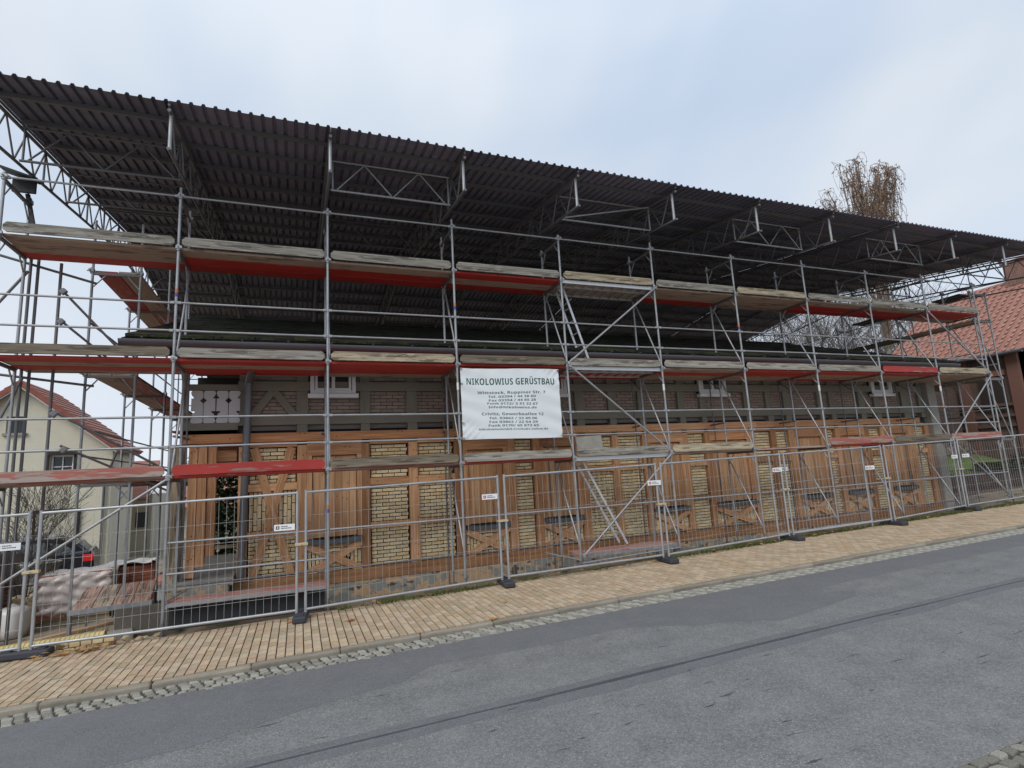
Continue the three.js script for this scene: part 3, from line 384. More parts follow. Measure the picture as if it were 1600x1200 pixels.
{
  const S = FRONT; const g = 9;
  for (let i = -1; i <= g; i++) {
    const x = i * BAY, base = gy(x, 0) + 0.2; frameAt(S, x, base, i % 2 ? 5.05 : 5.12, SW, [0, 2, 4, 4.98], i < 0 ? [] : [[0.05, 1.85], [2.05, 3.85], ...(i > 1 ? [[-1.95, -0.3]] : [])]);
    if (i >= 0) { mesh('wall_side_tube', tube([x + 0.02, gy(x, -1.3) + 0.05, -1.33], [x + 0.02, 1.95, -1.33], 0.017), M.steelDk, S); mesh('wall_tie', tube([x - 0.1, 0.72, -0.8], [x + 0.03, 0.72, WZ + 0.02], 0.022), M.steelDk, S); }
    // coloured marking rings
    if ([0, 1, 2, 5, 8].includes(i)) { const y = [3.15, 0, 3.2, 0, 1.0][[0, 1, 2, 5, 8].indexOf(i)] || (i === 1 ? -0.72 : 3.1); mesh('colour_band', tube([x, y, 0], [x, y + 0.07, 0], SR + 0.002, 10), M.orange, S); mesh('colour_band', tube([x, y - 0.07, 0], [x, y - 0.002, 0], SR + 0.002, 10), M.blue, S); }
    if (i > 0 && i % 2 === 0) { mesh('colour_band', tube([x, 1.45, 0], [x, 1.6, 0], SR + 0.002, 10), M.whiteBand, S); }
    if (i < g) { const x1 = x + BAY; for (const y of [0.47, 0.97, 2.47, 2.97, 4.95]) mesh('guardrail', [tube([x + 0.03, y, 0.012], [x1 - 0.03, y + rr(-.008, .008), 0.012], RR), box(0.07, 0.05, 0.05, x + 0.05, y, 0.012, 0.01), box(0.07, 0.05, 0.05, x1 - 0.05, y, 0.012, 0.01)], M.steel, S);
      if (i >= 0) { mesh('guardrail', tube([x + 0.03, -1.08, 0.012], [x1 - 0.03, -1.08, 0.012], RR), M.steel, S); if (i === 0) mesh('guardrail', tube([x + 0.03, -1.57, 0.012], [x1 - 0.03, -1.57, 0.012], RR), M.steel, S);
        mesh('ledger', tube([x, -1.9, -SW], [x1, -1.9, -SW], RR), M.steelDk, S); } }
  }
  const R = M.redPlank, W = M.redWorn, P = M.ply, O = M.old, T = M.oldTan, D = M.oldDk, A = M.alu;
  const deck3 = [[O, [P, P, R]], [O, [P, R, R]], [O, [P, R, R]], [O, [R, P, R]], [T, [P, P]], [O, [P, P, R]], [T, [P, P, P]], [O, [P, R, R]], [O, [P, R, R]], [O, [R, R, P]]];
  const deck2 = [[D, [R, P, R]], [O, [R, P, R]], [T, [R, R, R]], [D, [R, P, P]], [O, [P, R]], [O, [P, R, P]], [O, [R, R, P]], [O, [R, P, P]], [M.red, [R, P, P]], [T, [P, P, P]]];
  const deck1 = [[W, [W, P, P]], [M.red, [R, R, R]], [D, [W, P, P]], [O, [R, R, P]], [O, [P, P]], [T, [P, W, P]], [null, [W, R, P]], [W, [R, P, P]], [D, [P, P, P]], [W, [W, P, P]]];
  [[deck3, 4], [deck2, 2], [deck1, 0]].forEach(([d, y]) => d.forEach(([tb, pl], k) => {
    const x0 = (k - 1) * BAY, x1 = x0 + BAY; planks(x0, x1, y, y === 4 ? SW + 0.1 : y === 2 ? SW + 0.42 : SW - 0.04, y === 2 ? [...pl, k % 3 === 1 ? M.redPlank : M.ply] : pl, S); if (y === 2 && k > 0) mesh('console_bracket', [tube([x1, y - 0.07, -SW], [x1, y - 0.07, -1.36], 0.02), tube([x1, y - 0.4, -SW], [x1, y - 0.09, -1.3], 0.015)], M.steelDk, S);
    if (tb) toeboard(x0 + 0.06, x1 - 0.06, y + 0.0 + rr(-.006, .006), 0.032, tb, S, 0.165, rr(-.05, .05));
    if (k === 4) mesh('hatch_deck_frame', [box(BAY - 0.06, 0.08, 0.03, x0 + BAY / 2, y - 0.05, -0.02), box(BAY - 0.06, 0.08, 0.03, x0 + BAY / 2, y - 0.05, -0.33), box(BAY - 0.06, 0.08, 0.03, x0 + BAY / 2, y - 0.05, -0.9), ...Array.from({ length: 9 }, (_, q) => box(0.03, 0.03, 0.85, x0 + 0.2 + q * 0.26, y - 0.07, -0.45))], A, S);
  }));
  planks(0, BAY, -2.03, 0.5, [W, W], S); mesh('deck_edge', [box(2.44, 0.05, 0.02, 1.25, -2.06, -0.015), box(2.44, 0.05, 0.02, 1.25, -2.06, -0.56), box(0.04, 0.05, 0.6, 0.04, -2.08, -0.3), tube([0.02, -2.0, 0.0], [0.16, -1.98, -0.92], 0.02)], M.steel, S);
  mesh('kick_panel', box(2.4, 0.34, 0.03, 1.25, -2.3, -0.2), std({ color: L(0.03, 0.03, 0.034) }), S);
  planks(7.5, 10, -2.02, 0.6, [W, W], S); mesh('deck_edge', [box(2.4, 0.06, 0.03, 8.75, -2.07, -0.02), tube([7.5, -2.2, 0.02], [10, -2.12, 0.02], 0.02), tube([7.52, -2.14, 0], [7.1, -2.05, -0.92], 0.02), tube([9.98, -2.12, 0], [9.6, -2.06, -0.92], 0.02)], M.steel, S);
  // long diagonals in the outer plane
  const dg = [[10, 3.95, 7.52, 2.05], [7.55, 1.98, 10, 0.02], [10, -0.03, 7.55, -2.05], [20, 3.9, 22.45, 2.05], [22.5, 1.95, 20.05, 0.02], [20.05, -0.05, 22.4, -1.85], [0.0, -0.05, -2.35, -1.66]];
  for (const [a, b, c, d] of dg) mesh('facade_brace', [tube([a, b, 0.05], [c, d, 0.05], 0.022, 10), box(0.07, 0.07, 0.08, a, b, 0.04, 0.012), box(0.07, 0.07, 0.08, c, d, 0.04, 0.012)], M.steel, S);
  // crossing tubes with couplers in the corner bay
  for (const [a, b, c] of [[[-1.66, 3.13, -0.02], [-0.8, 2.08, -0.6], 0], [[-1.66, 2.62, -0.02], [-1.1, 2.08, -0.6], 0], [[-1.66, 1.12, -0.02], [-0.2, 0.1, -1.1], 0], [[-1.5, 0.55, -0.02], [0.0, -0.4, -1.6], 0]]) mesh('cross_tube', [tube(a, b, 0.02), box(0.1, 0.09, 0.07, a[0] + 0.06, a[1] - 0.07, a[2] + 0.03, 0.02, [0, 0, 0.8])], M.steelDk, S);
  mesh('cross_tube', tube([-2.9, 3.98, -1.0], [-1.55, 3.66, -1.3], 0.024), M.steelDk, S); mesh('cross_tube', tube([-2.9, 1.88, -1.0], [-1.5, 1.72, -1.35], 0.024), M.steelDk, S);
  mesh('raking_tube', tube([-3.4, 2.0, -0.8], [-2.45, 3.7, -0.95], 0.024), M.steelDk, S); mesh('raking_tube', tube([-3.2, -0.6, -0.8], [-2.4, 1.8, -0.95], 0.024), M.steelDk, S);
  for (const x of [-2.46, -2.38]) mesh('inner_post', tube([x, gy(-2.4, -1) + 0.1, -1.05 - (x + 2.46)], [x, 4.0, -1.05 - (x + 2.46)], SR, 10), M.steelDk, S);
  mesh('inner_post', tube([-2.0, gy(-2, -1) + 0.1, -1.0], [-2.0, 3.9, -1.0], SR, 10), M.steelDk, S);
  mesh('corner_plate', [box(0.5, 0.03, 0.3, -2.55, 5.32, -0.6, 0, [0.1, 0, -0.3]), box(0.34, 0.26, 0.05, -2.52, 5.18, -0.72, 0.01), box(0.06, 0.7, 0.05, -2.45, 4.75, -0.86, 0, [0, 0, 0.2])], M.iron, S);
}
function returnScaffold(name, label, p, turn, bays, bay, w, opt) {
  const S = thing(name, label, 'scaffold', p, turn);
  for (let i = 0; i <= bays; i++) {
    const x = i * bay, wx = p[0], wz = p[2] + (turn > 0 ? -x : x); const base = gy(wx, wz) + 0.2;
    frameAt(S, x, base, opt.top, w, opt.levels, opt.diag || []);
    if (i < bays) { for (const y of opt.rails) mesh('guardrail', tube([x + 0.03, y, 0.012], [x + bay - 0.03, y, 0.012], RR), M.steel, S);
      opt.decks.forEach((y, k) => { planks(x, x + bay, y, w - 0.04, opt.mats[(i + k) % opt.mats.length], S); if (opt.toe) toeboard(x + 0.06, x + bay - 0.06, y, 0.03, (i + k) % 3 ? M.oldDk : M.redWorn, S); }); }
  }
  return S;
}
returnScaffold('scaffold', 'side scaffold seen from below at the left end of the building, red planks running back', [-1.68, 0, -9.0 - 2.5], -Math.PI / 2, 4, 2.5, 0.78, { top: 5.0, levels: [0, 2, 4], rails: [0.47, 0.97, 2.47, 2.97, 4.95], decks: [0, 2, 4], mats: [[M.ply, M.red], [M.ply, M.redWorn], [M.red, M.ply]], diag: [] });
returnScaffold('scaffold', 'side scaffold at the right end of the building beside the tiled house, dark deck planks', [24.1, 0, -0.5], Math.PI / 2, 4, 2.5, 0.85, { top: 5.0, levels: [0, 2, 4, 4.95], rails: [0.97, 2.47, 2.97, 4.95], decks: [2, 4], mats: [[M.oldDk, M.oldDk], [M.oldDk, M.ply]], diag: [[0.05, 1.85], [2.05, 3.85]] });
{ const S = scene.children[scene.children.length - 1]; planks(0.35, 1.3, 5.02, 0.7, [M.iron, M.iron], S); planks(3.0, 4.4, 5.02, 0.75, [M.iron, M.iron], S); }
{ // scaffold carrying the roof on the far side
  const S = thing('scaffold', 'far scaffold behind the building, carrying the back edge of the temporary roof', 'scaffold', [0, 0, -13.4]);
  for (let i = -1; i <= 9; i++) { const x = i * BAY; for (const z of [0, -0.9]) mesh('standard', tube([x, gy(x, -13) + 0.1, z], [x, 5.0, z], SR), M.steelDk, S); if (i < 9) for (const y of [0.97, 2.0, 2.97, 4.0, 4.95]) mesh('guardrail', tube([x, y, 0], [x + BAY, y, 0], RR), M.steelDk, S); }
  for (const x of [-2.5, 0]) planks(x, x + 2.5, 2, 0.9, [M.red, M.ply], S);
}
// ---------------------------------------------------------------- temporary roof
{
  const T = thing('temporary_roof', 'huge dark corrugated metal roof on lattice trusses covering the whole building', 'roof', [0, 0, 0]);
  const eZ = 1.22, eY = 5.98, rZ = -6.6, rY = 7.0, bZ = -14.4; const yAt = z => z > rZ ? eY + (rY - eY) * (eZ - z) / (eZ - rZ) : rY - (rY - eY) * (rZ - z) / (rZ - bZ);
  // one trapezoidal sheet per bay and slope
  function sheet(x0, x1, z0, z1) {
    const pts = [], pitch = 0.178, n = Math.floor((x1 - x0) / pitch); let x = x0; const top = 0.042; const q = [[0, 0], [0.105, 0], [0.123, top], [0.16, top]];
    for (let k = 0; k < n; k++) for (const [dx, dy] of q) pts.push([x0 + k * pitch + dx, dy]); pts.push([x0 + n * pitch, 0], [x1, 0]);
    const pos = [], uv = [], idx = [], rows = 2, th = 0.005; const ring = [...pts, ...pts.slice().reverse().map(([a, b]) => [a, b + th])]; const m = ring.length;
    for (let r = 0; r < rows; r++) { const z = r ? z1 : z0; ring.forEach(([a, b], i) => { pos.push(a, yAt(z) + b, z); uv.push(a, z); }); }
    for (let i = 0; i < m; i++) { const j = (i + 1) % m; idx.push(i, j, m + i, j, m + j, m + i); }
    const g = new THREE.BufferGeometry(); g.setAttribute('position', new THREE.Float32BufferAttribute(pos, 3)); g.setAttribute('uv', new THREE.Float32BufferAttribute(uv, 2)); g.setIndex(idx); const f = g.toNonIndexed(); f.computeVertexNormals(); return f;
  }
  for (let i = -1; i < 10; i++) { const x0 = i * BAY + 0.002, x1 = x0 + BAY - 0.004, d = rr(-.02, .02); const sm = [M.sheet, M.sheetB, M.sheetC][Math.floor(rnd() * 3)]; mesh('roof_sheet', sheet(x0, x1, eZ + d * 2, rZ), sm, T).position.y = rr(0, 0.014); mesh('roof_sheet', sheet(x0, x1, rZ, bZ), sm, T).position.y = rr(0, 0.014); }
  mesh('ridge_cap', box(27.4, 0.02, 0.5, 11.25, rY + 0.06, rZ), M.sheet, T);
  for (let k = 0; k < 9; k++) for (const s of [0, 1]) { const z = s ? rZ - (k + 0.25) * 0.9 : rZ + (k + 0.05) * 0.9; if (z > eZ || z < bZ) continue; mesh('purlin', box(27.4, 0.075, 0.05, 11.25, yAt(z) - 0.042, z), M.steelDk, T); }
  // trusses: paired chords, posts and W webs, one per bay line
  const zA = 1.0, zB = -14.2, dep = 0.66, tops = z => yAt(z) - 0.11, bots = z => yAt(z) - 0.11 - dep;
  for (let i = -1; i <= 10; i++) {
    const x = i * BAY, tr = mesh('truss', [tube([x, tops(zA + .15), zA + .15], [x, tops(rZ), rZ], 0.03), tube([x, tops(rZ), rZ], [x, tops(zB), zB], 0.03)], M.steelDk, T);
    mesh('bottom_chord', [tube([x, bots(zA + .1), zA + .1], [x, bots(rZ), rZ], 0.027), tube([x, bots(rZ), rZ], [x, bots(zB), zB], 0.027)], M.steelDk, tr);
    mesh('end_post', tube([x, bots(zA), zA], [x, tops(zA), zA], 0.032), M.steel, tr); mesh('end_post', tube([x, bots(zB), zB], [x, tops(zB), zB], 0.032), M.steel, tr);
    const web = [], one = (g) => mesh('web_bar', g, M.steelDk, tr); const n = 20; for (let k = 0; k < n; k++) { const a = zA - 0.1 + (zB - zA + 0.2) * k / n, b = zA - 0.1 + (zB - zA + 0.2) * (k + 0.5) / n, c = zA - 0.1 + (zB - zA + 0.2) * (k + 1) / n; const add = k < 5 || i < 0 ? one : g => web.push(g); add(tube([x, tops(a), a], [x, bots(b), b], 0.015, 6)); add(tube([x, bots(b), b], [x, tops(c), c], 0.015, 6)); if (k % 3 === 2) add(tube([x, tops(c), c], [x, bots(c), c], 0.019, 6)); }
    if (web.length) mesh('web', web, M.steelDk, tr, true); mesh('joint_strip', [tube([x, yAt(eZ) - 0.02, eZ - 0.05], [x, yAt(rZ) - 0.02, rZ], 0.022, 6), tube([x, yAt(rZ) - 0.02, rZ], [x, yAt(bZ) - 0.02, bZ], 0.022, 6)], M.steelDk, tr);
  }
  // lattice girders tying the trusses
  function girder(i, z, tri) { const x0 = i * BAY + 0.05, x1 = x0 + BAY - 0.1, yt = tops(z) - 0.02, yb = bots(z) + 0.02, l = [tube([x0, yb, z], [x1, yb, z], 0.024)]; if (tri) l.push(tube([x0, yb + 0.03, z], [x1, yt - 0.02, z], 0.022), tube([x1, yb, z], [x1, yt, z], 0.022), tube([x0, yt, z - 0.1], [x1, yt, z - 0.1], 0.018)); else { l.push(tube([x0, yt, z], [x1, yt, z], 0.02), tube([x0 + 0.04, yb, z], [x0 + 0.04, yt, z], 0.02), tube([x1 - 0.04, yb, z], [x1 - 0.04, yt, z], 0.02)); const n = 4; for (let k = 0; k < n; k++) { const a = x0 + 0.1 + (x1 - x0 - 0.2) * k / n, b = x0 + 0.1 + (x1 - x0 - 0.2) * (k + 1) / n; l.push(tube([a, k % 2 ? yt : yb, z], [b, k % 2 ? yb : yt, z], 0.016, 6)); } } const m = z > 0 ? M.steel : M.steelDk, G = mesh('lattice_girder', l.shift(), m, T); if (z > -3 || i < 0) l.forEach(g => mesh('lattice_bar', g, m, G)); else mesh('lattice', l, m, G, true); }
  girder(1, 0.15); girder(3, 0.15, true); girder(5, 0.15); girder(7, 0.15); girder(9, -0.2);
  for (const z of [-0.3, -2.3, -4.4, -6.5, -8.6, -10.8, -13]) girder(-1, z);
  for (const i of [1, 3, 5, 7, 9]) for (const z of [-3.4, -6.6, -9.8, -13.2]) girder(i, z); for (const i of [0, 2, 4]) for (const z of [-10.2, -13.2]) girder(i, z);
  mesh('wind_brace', [tube([10, bots(0), 0], [12.4, bots(-3), -3], 0.02), tube([5.1, bots(-1.6), -1.6], [7.4, bots(-4.6), -4.6], 0.02), tube([15, bots(-0.5), -0.5], [17.4, bots(-3.4), -3.4], 0.02)], M.steelDk, T);
  mesh('low_chord', [tube([25.05, 4.9, 1.0], [25.05, 5.5, -5], 0.025), tube([25.05, 5.3, 1.0], [25.05, 5.7, -4], 0.02)], M.steelDk, T);
}
// ---------------------------------------------------------------- banner, ladders, loose things on the scaffold
{
  const c = document.createElement('canvas'); c.width = 1536; c.height = 1024; const x = c.getContext('2d'); x.fillStyle = '#dfe4e6'; x.fillRect(0, 0, 1536, 1024); x.textAlign = 'center'; x.textBaseline = 'middle';
  const line = (t, y, h, w, bold, col) => { x.save(); x.font = `bold ${h}px sans-serif`; const m = x.measureText(t).width; x.translate(768, y); x.scale(w / m, 1); x.fillStyle = col; x.fillText(t, 0, 0); x.restore(); };
  line('NIKOLOWIUS GERÜSTBAU', 192, 132, 1390, true, '#0f4a3c'); const g = '#24423b';
  line('Wittstock, Ruppiner Str. 7', 352, 56, 1060, false, g); line('Tel. 03394 / 44 38 60', 412, 46, 740, false, g); line('Fax 03394 / 44 85 28', 466, 46, 740, false, g); line('Funk 0172/ 3 51 22 67', 518, 46, 790, false, g); line('Info@Nikolowius.de', 572, 46, 750, false, g);
  line('Crivitz, Gewerbeallee 12', 668, 56, 960, false, g); line('Tel. 03863 / 33 49 06', 730, 46, 740, false, g); line('Fax 03863 / 22 54 29', 784, 46, 750, false, g); line('Funk 0170/ 65 873 65', 836, 46, 780, false, g); line('NikolowiusGmbH-Crivitz@t-online.de', 888, 40, 1070, false, g);
  const t = new THREE.CanvasTexture(c); t.colorSpace = THREE.SRGBColorSpace; t.anisotropy = 4;
  const geo = new THREE.BoxGeometry(2.2, 1.46, 0.006, 44, 30, 1), p = geo.attributes.position;
  for (let i = 0; i < p.count; i++) { const a = p.getX(i), b = p.getY(i), e = sstep(0.2, 1.1, Math.abs(a)); p.setZ(i, p.getZ(i) + 0.012 * Math.sin(a * 3.1 + 0.6) + e * 0.009 * Math.sin(b * 19 + a * 6) + 0.006 * Math.sin((a + b) * 9) + 0.005 * sstep(0.5, 0.73, b) * Math.sin(a * 17)); p.setZ(i, p.getZ(i) + 0.010 * Math.max(0, 1 - Math.hypot(Math.abs(a) - 1.08, Math.abs(b) - 0.7) / 0.5) * Math.sin((Math.abs(a) - Math.abs(b)) * 40)); p.setY(i, b + 0.008 * Math.sin(a * 2.4) * (b > 0 ? 1 : -1)); }
  geo.computeVertexNormals();
  const B = thing('banner', 'white scaffold company banner with green lettering tied to the front scaffold', 'banner', [6.14, 1.16, 0.075]); mesh('cloth', geo, std({ map: t, roughness: 0.55 }), B);
  for (const [a, b] of [[-1.08, .7], [1.08, .7], [-1.08, -.7], [1.08, -.7], [-1.08, 0.4], [-1.08, -0.4]]) mesh('cable_tie', [tube([a, b, -0.05], [a * 1.03, b + 0.03, 0.012], 0.006, 6), new THREE.TorusGeometry(0.018, 0.005, 6, 12).translate(a, b, 0.01)], M.steelDk, B);
}
function ladder(label, p, q, z0, z1) { const Ld = thing('ladder', label, 'ladder', [p[0], p[1], 0]); const d = [q[0] - p[0], q[1] - p[1]], l = Math.hypot(...d); for (const z of [z0, z1]) { const g = beam([0, 0, z], [d[0], d[1], z], 0.055, 0.025, 0.006); mesh('stile', g, M.alu, Ld); } const n = Math.floor(l / 0.28); for (let k = 1; k < n; k++) mesh('rung', tube([d[0] * k / n, d[1] * k / n, z0], [d[0] * k / n, d[1] * k / n, z1], 0.014), M.alu, Ld); }
ladder('aluminium ladder from the middle deck to the top deck, right of the banner', [8.36, 2.02, 0], [7.72, 4.05, 0], -0.42, -0.76);
ladder('aluminium ladder standing on the low red planks below the first deck', [8.9, -1.98, 0], [7.85, 0.05, 0], -0.4, -0.74);
solo('board', box(0.68, 0.46, 0.02, 8.28, 0.25, -0.66, 0.004, [-0.12, 0, 0.04]), std({ map: Tconc, color: L(1.25, 1.25, 1.2) }), 'pale grey board leaning upright on the first deck below the banner', 'board');
// ---------------------------------------------------------------- mobile fence along the footpath
{
  const J = [[-4.95, 0.9], [-1.44, 0.82], [2.05, 1.13], [5.46, 0.98], [8.78, 1.17], [12.34, 0.94], [15.56, 1.05], [19.0, 0.72], [22.5, 0.72], [26.0, 0.7]];
  const plateTex = s => { const c = document.createElement('canvas'); c.width = 256; c.height = 80; const x = c.getContext('2d'); x.fillStyle = '#e8e9ea'; x.fillRect(0, 0, 256, 80); x.fillStyle = s ? '#b02a2a' : '#4a3a44'; x.fillRect(22, 20, 44, 42); x.fillStyle = '#e8e9ea'; x.fillRect(36, 32, 16, 18); x.fillStyle = '#3a4048'; let X = 84; for (const w of [12, 14, 10, 13, 12, 9]) { x.fillRect(X, 22, w, 12); X += w + 3; } X = 84; for (const w of [10, 14, 11, 12, 13, 10, 12, 11, 13]) { x.fillRect(X, 45, w, 12); X += w + 3; } const t = new THREE.CanvasTexture(c); t.colorSpace = THREE.SRGBColorSpace; return std({ map: t, roughness: 0.5 }); };
  const pm = [plateTex(1), plateTex(0)], wm2 = std({ color: L(0.46, 0.45, 0.44), metalness: 0.3, roughness: 0.6 }), fm = std({ map: Tsteel, color: L(1.15, 1.15, 1.15), metalness: 0.5, roughness: 0.45 });
  function panel(a, b, label, plates, h = 1.84) {
    const ya = pav(a[0]) + 0.07, yb = pav(b[0]) + 0.07, dx = b[0] - a[0], dz = b[1] - a[1], l = Math.hypot(dx, dz), F = thing('mobile_fence', label, 'fence panel', [a[0], ya, a[1]], -Math.atan2(dz, dx), 'mobile fence panels along the footpath'); const k = (yb - ya) / l, x0 = 0.065, x1 = l - 0.065, Y = (x, y) => y + k * x;
    for (const x of [x0, x1]) mesh('post', [tube([x, Y(x, -0.06), 0], [x, Y(x, h + 0.02), 0], 0.0215, 10), tube([x, Y(x, h + 0.02), 0], [x, Y(x, h + 0.035), 0], 0.0235, 10)], fm, F);
    mesh('top_rail', tube([x0, Y(x0, h), 0], [x1, Y(x1, h), 0], 0.0205, 10), fm, F); mesh('bottom_rail', tube([x0, Y(x0, 0.07), 0], [x1, Y(x1, 0.07), 0], 0.0205, 10), fm, F);
    const w = []; for (let x = x0 + 0.1; x < x1 - 0.05; x += 0.108) w.push(tube([x, Y(x, 0.07), 0.004], [x, Y(x, h), 0.004], 0.0023, 4)); for (let y = 0.3; y < h - 0.1; y += 0.295) w.push(tube([x0, Y(x0, y), -0.004], [x1, Y(x1, y), -0.004], 0.0024, 4)); mesh('wire_mesh', w, wm2, F, true);
    for (const [f, y, s] of plates) { const x = f * l; mesh('name_plate', box(0.3, 0.095, 0.006, x, Y(x, y), 0.03), pm[s], F); const pl = F.children[F.children.length - 1], uv = pl.geometry.attributes.uv, P = pl.geometry.attributes.position; for (let i = 0; i < uv.count; i++) uv.setXY(i, (P.getX(i) - x) / 0.3 + 0.5, (P.getY(i) - Y(x, y)) / 0.095 + 0.5); }
    return F;
  }
  panel(J[0], J[1], 'fence panel at the far left with a red marked plate, in front of the pallets', [[0.92, 1.42, 1]]);
  panel(J[1], J[2], 'fence panel in front of the yellow pipe and the porch, plate at its right end', [[0.93, 1.33, 1]]);
  panel(J[2], J[3], 'fence panel left of the first joint below the banner, before the pale boarded window', [[0.93, 1.50, 0]]);
  panel(J[3], J[4], 'fence panel in front of the leaning ladder and low red planks', [[0.96, 1.48, 0]]);
  panel(J[4], J[5], 'fence panel just right of the ladder, ending at a doubled post', [[0.94, 1.5, 0]]);
  panel([12.0, 0.84], [15.05, 0.92], 'narrower fence panel set behind the row where two plates sit close together', [[0.13, 1.5, 0]]);
  panel(J[5], J[6], 'fence panel in front of the two closely spaced boarded windows at the right', [[0.83, 1.35, 0]]);
  panel(J[6], J[7], 'fence panel at the right end of the building, before its corner pier', [[0.93, 1.4, 0]]);
  panel(J[7], J[8], 'fence panel in front of the green lawn and iron fence', [[0.08, 1.4, 0]]);
  panel(J[8], J[9], 'fence panel at the far right edge beyond the last scaffold standard', []);
  const wh = ['under the fence joint at the far left beside the yellow pipe', 'under the fence joint below the red low deck by the porch', 'under the fence joint just right of the banner edge', 'under the fence joint right of the leaning ladder', 'under the doubled fence post with two plates', 'under the third fence joint from the right', 'under the fence joint at the building corner', 'under the fence joint before the lawn'];
  for (let i = 1; i < J.length - 1; i++) { const [x, z] = J[i], F = thing('plastic_block', 'dark plastic block foot ' + wh[i - 1], 'fence foot', [x, pav(x), z], i === 1 ? -0.12 : Math.PI / 2 - 0.1, 'fence feet'); const g = new RoundedBoxGeometry(0.62, 0.1, 0.2, 2, 0.03); boxUV(g, .62, .1, .2); g.translate(0, 0.052, 0); mesh('block', g, M.rubber, F); mesh('grip', [box(0.1, 0.02, 0.11, 0.2, 0.108, 0, 0.006), box(0.1, 0.02, 0.11, -0.2, 0.108, 0, 0.006)], M.rubber, F);
    const C = thing('steel_clamp', 'small clamp joining fence posts ' + wh[i - 1].replace('under the', 'at').replace(' just right of the banner edge', ' right of the banner'), 'clamp', [x, pav(x) + 1.12, z], 0, 'fence clamps'); mesh('jaw', [box(0.19, 0.04, 0.02, 0, 0, 0.03, 0.004), box(0.19, 0.04, 0.02, 0, 0, -0.03, 0.004)], M.brass, C); mesh('bolt', tube([0, 0, -0.05], [0, 0, 0.06], 0.008, 6), M.steel, C); }
}
// ---------------------------------------------------------------- weeds and leaves along the wall foot
{
  const blades = [], o = new THREE.Object3D(), bl = new THREE.BufferGeometry(); bl.setAttribute('position', new THREE.Float32BufferAttribute([-0.008, 0, 0, 0.008, 0, 0, 0.004, 0.5, 0.12, -0.008, 0, 0, 0.004, 0.5, 0.12, -0.004, 0.5, 0.12, -0.004, 0.5, 0.12, 0.004, 0.5, 0.12, 0, 1, 0.4], 3)); bl.setAttribute('uv', new THREE.Float32BufferAttribute(new Array(18).fill(0), 2)); bl.computeVertexNormals();
  const im = new THREE.InstancedMesh(bl, M.weed, 14000); im.name = 'weeds'; im.userData = { kind: 'stuff', label: 'low grass and weeds growing between the footpath edge and the building plinth', category: 'weeds' }; let n = 0;
  while (n < 14000) { const x = rr(2.6, 27), z = rr(0.15, 0.98); if (fbm((x + 5) / 40, z / 40 + .5, 60, 60, 3, 601) < 0.43 + 0.1 * (x < 6)) continue; const h = rr(0.03, 0.12); o.position.set(x, gy(x, z) - 0.03 + 0.02 * (z > .8), z); o.rotation.set(rr(-.5, .5), rr(0, 6.28), rr(-.3, .3)); o.scale.set(rr(.7, 1.8), h, h); o.updateMatrix(); im.setMatrixAt(n, o.matrix); im.setColorAt(n, L(rr(.6, 1.6), rr(.7, 1.3), rr(.5, 1))); n++; }
  shadow(im); scene.add(im);
  const leafShape = () => { const s = new THREE.Shape(), R = []; for (let k = 0; k < 22; k++) { const a = k / 22 * 6.283 + Math.PI / 2, m = [1, .5, .62, .38, .9, .45, .5, .35, .7, .32, .3, .16, .3, .32, .7, .35, .5, .45, .9, .38, .62, .5][k]; R.push([Math.cos(a) * m, Math.sin(a) * m]); } R.forEach((p, i) => i ? s.lineTo(...p) : s.moveTo(...p)); return s; };
  const lg = s => { const g = new THREE.ExtrudeGeometry(leafShape(), { depth: 0.03, bevelEnabled: false }); g.scale(s, s, s); g.rotateX(-Math.PI / 2); const p = g.attributes.position; for (let i = 0; i < p.count; i++) p.setY(i, p.getY(i) + 0.5 * (p.getX(i) ** 2 + p.getZ(i) * p.getX(i)) / s * 0.35); g.computeVertexNormals(); return g; };
  const spots = [[1.9, 1.25, .10, 'orange maple leaf on the footpath by the fence joint below the low red deck'], [2.75, 1.75, .11, 'red brown maple leaf in the middle of the footpath'], [4.55, 2.98, .10, 'orange maple leaf on the kerb edge below the banner'], [-0.95, 1.02, .12, 'orange leaf beside the black fence foot at the left'], [-0.7, 1.0, .09, 'ochre leaf against the yellow brick edging at the left'], [5.0, 2.2, .06, 'small brown leaf on the footpath below the banner']];
  spots.forEach(([x, z, s, l], i) => { const m = solo('fallen_leaf', lg(s), std({ color: [L(0.42, 0.17, 0.04), L(0.28, 0.08, 0.04), L(0.45, 0.2, 0.05)][i % 3] }), l, 'leaf', 'fallen leaves'); m.position.set(x, pav(x) + 0.008, z); m.rotation.y = i * 1.3; });
  const lit = [], lgs = lg(0.07); for (let k = 0; k < 90; k++) { const c = k < 40, x = c ? rr(-1.3, -0.4) : rr(3, 22), z = c ? rr(0.82, 1.12) : rr(0.7, 1.05); const g = lgs.clone(); g.rotateX(rr(-.5, .5)); g.rotateY(rr(0, 6)); g.translate(x, gy(x, z) + rr(0.02, 0.06), z); lit.push(g); }
  const m = mesh('leaf_litter', lit, M.leafBr, null, true); m.userData.label = 'brown leaf litter at the edge of the footpath'; m.userData.category = 'leaves';
}
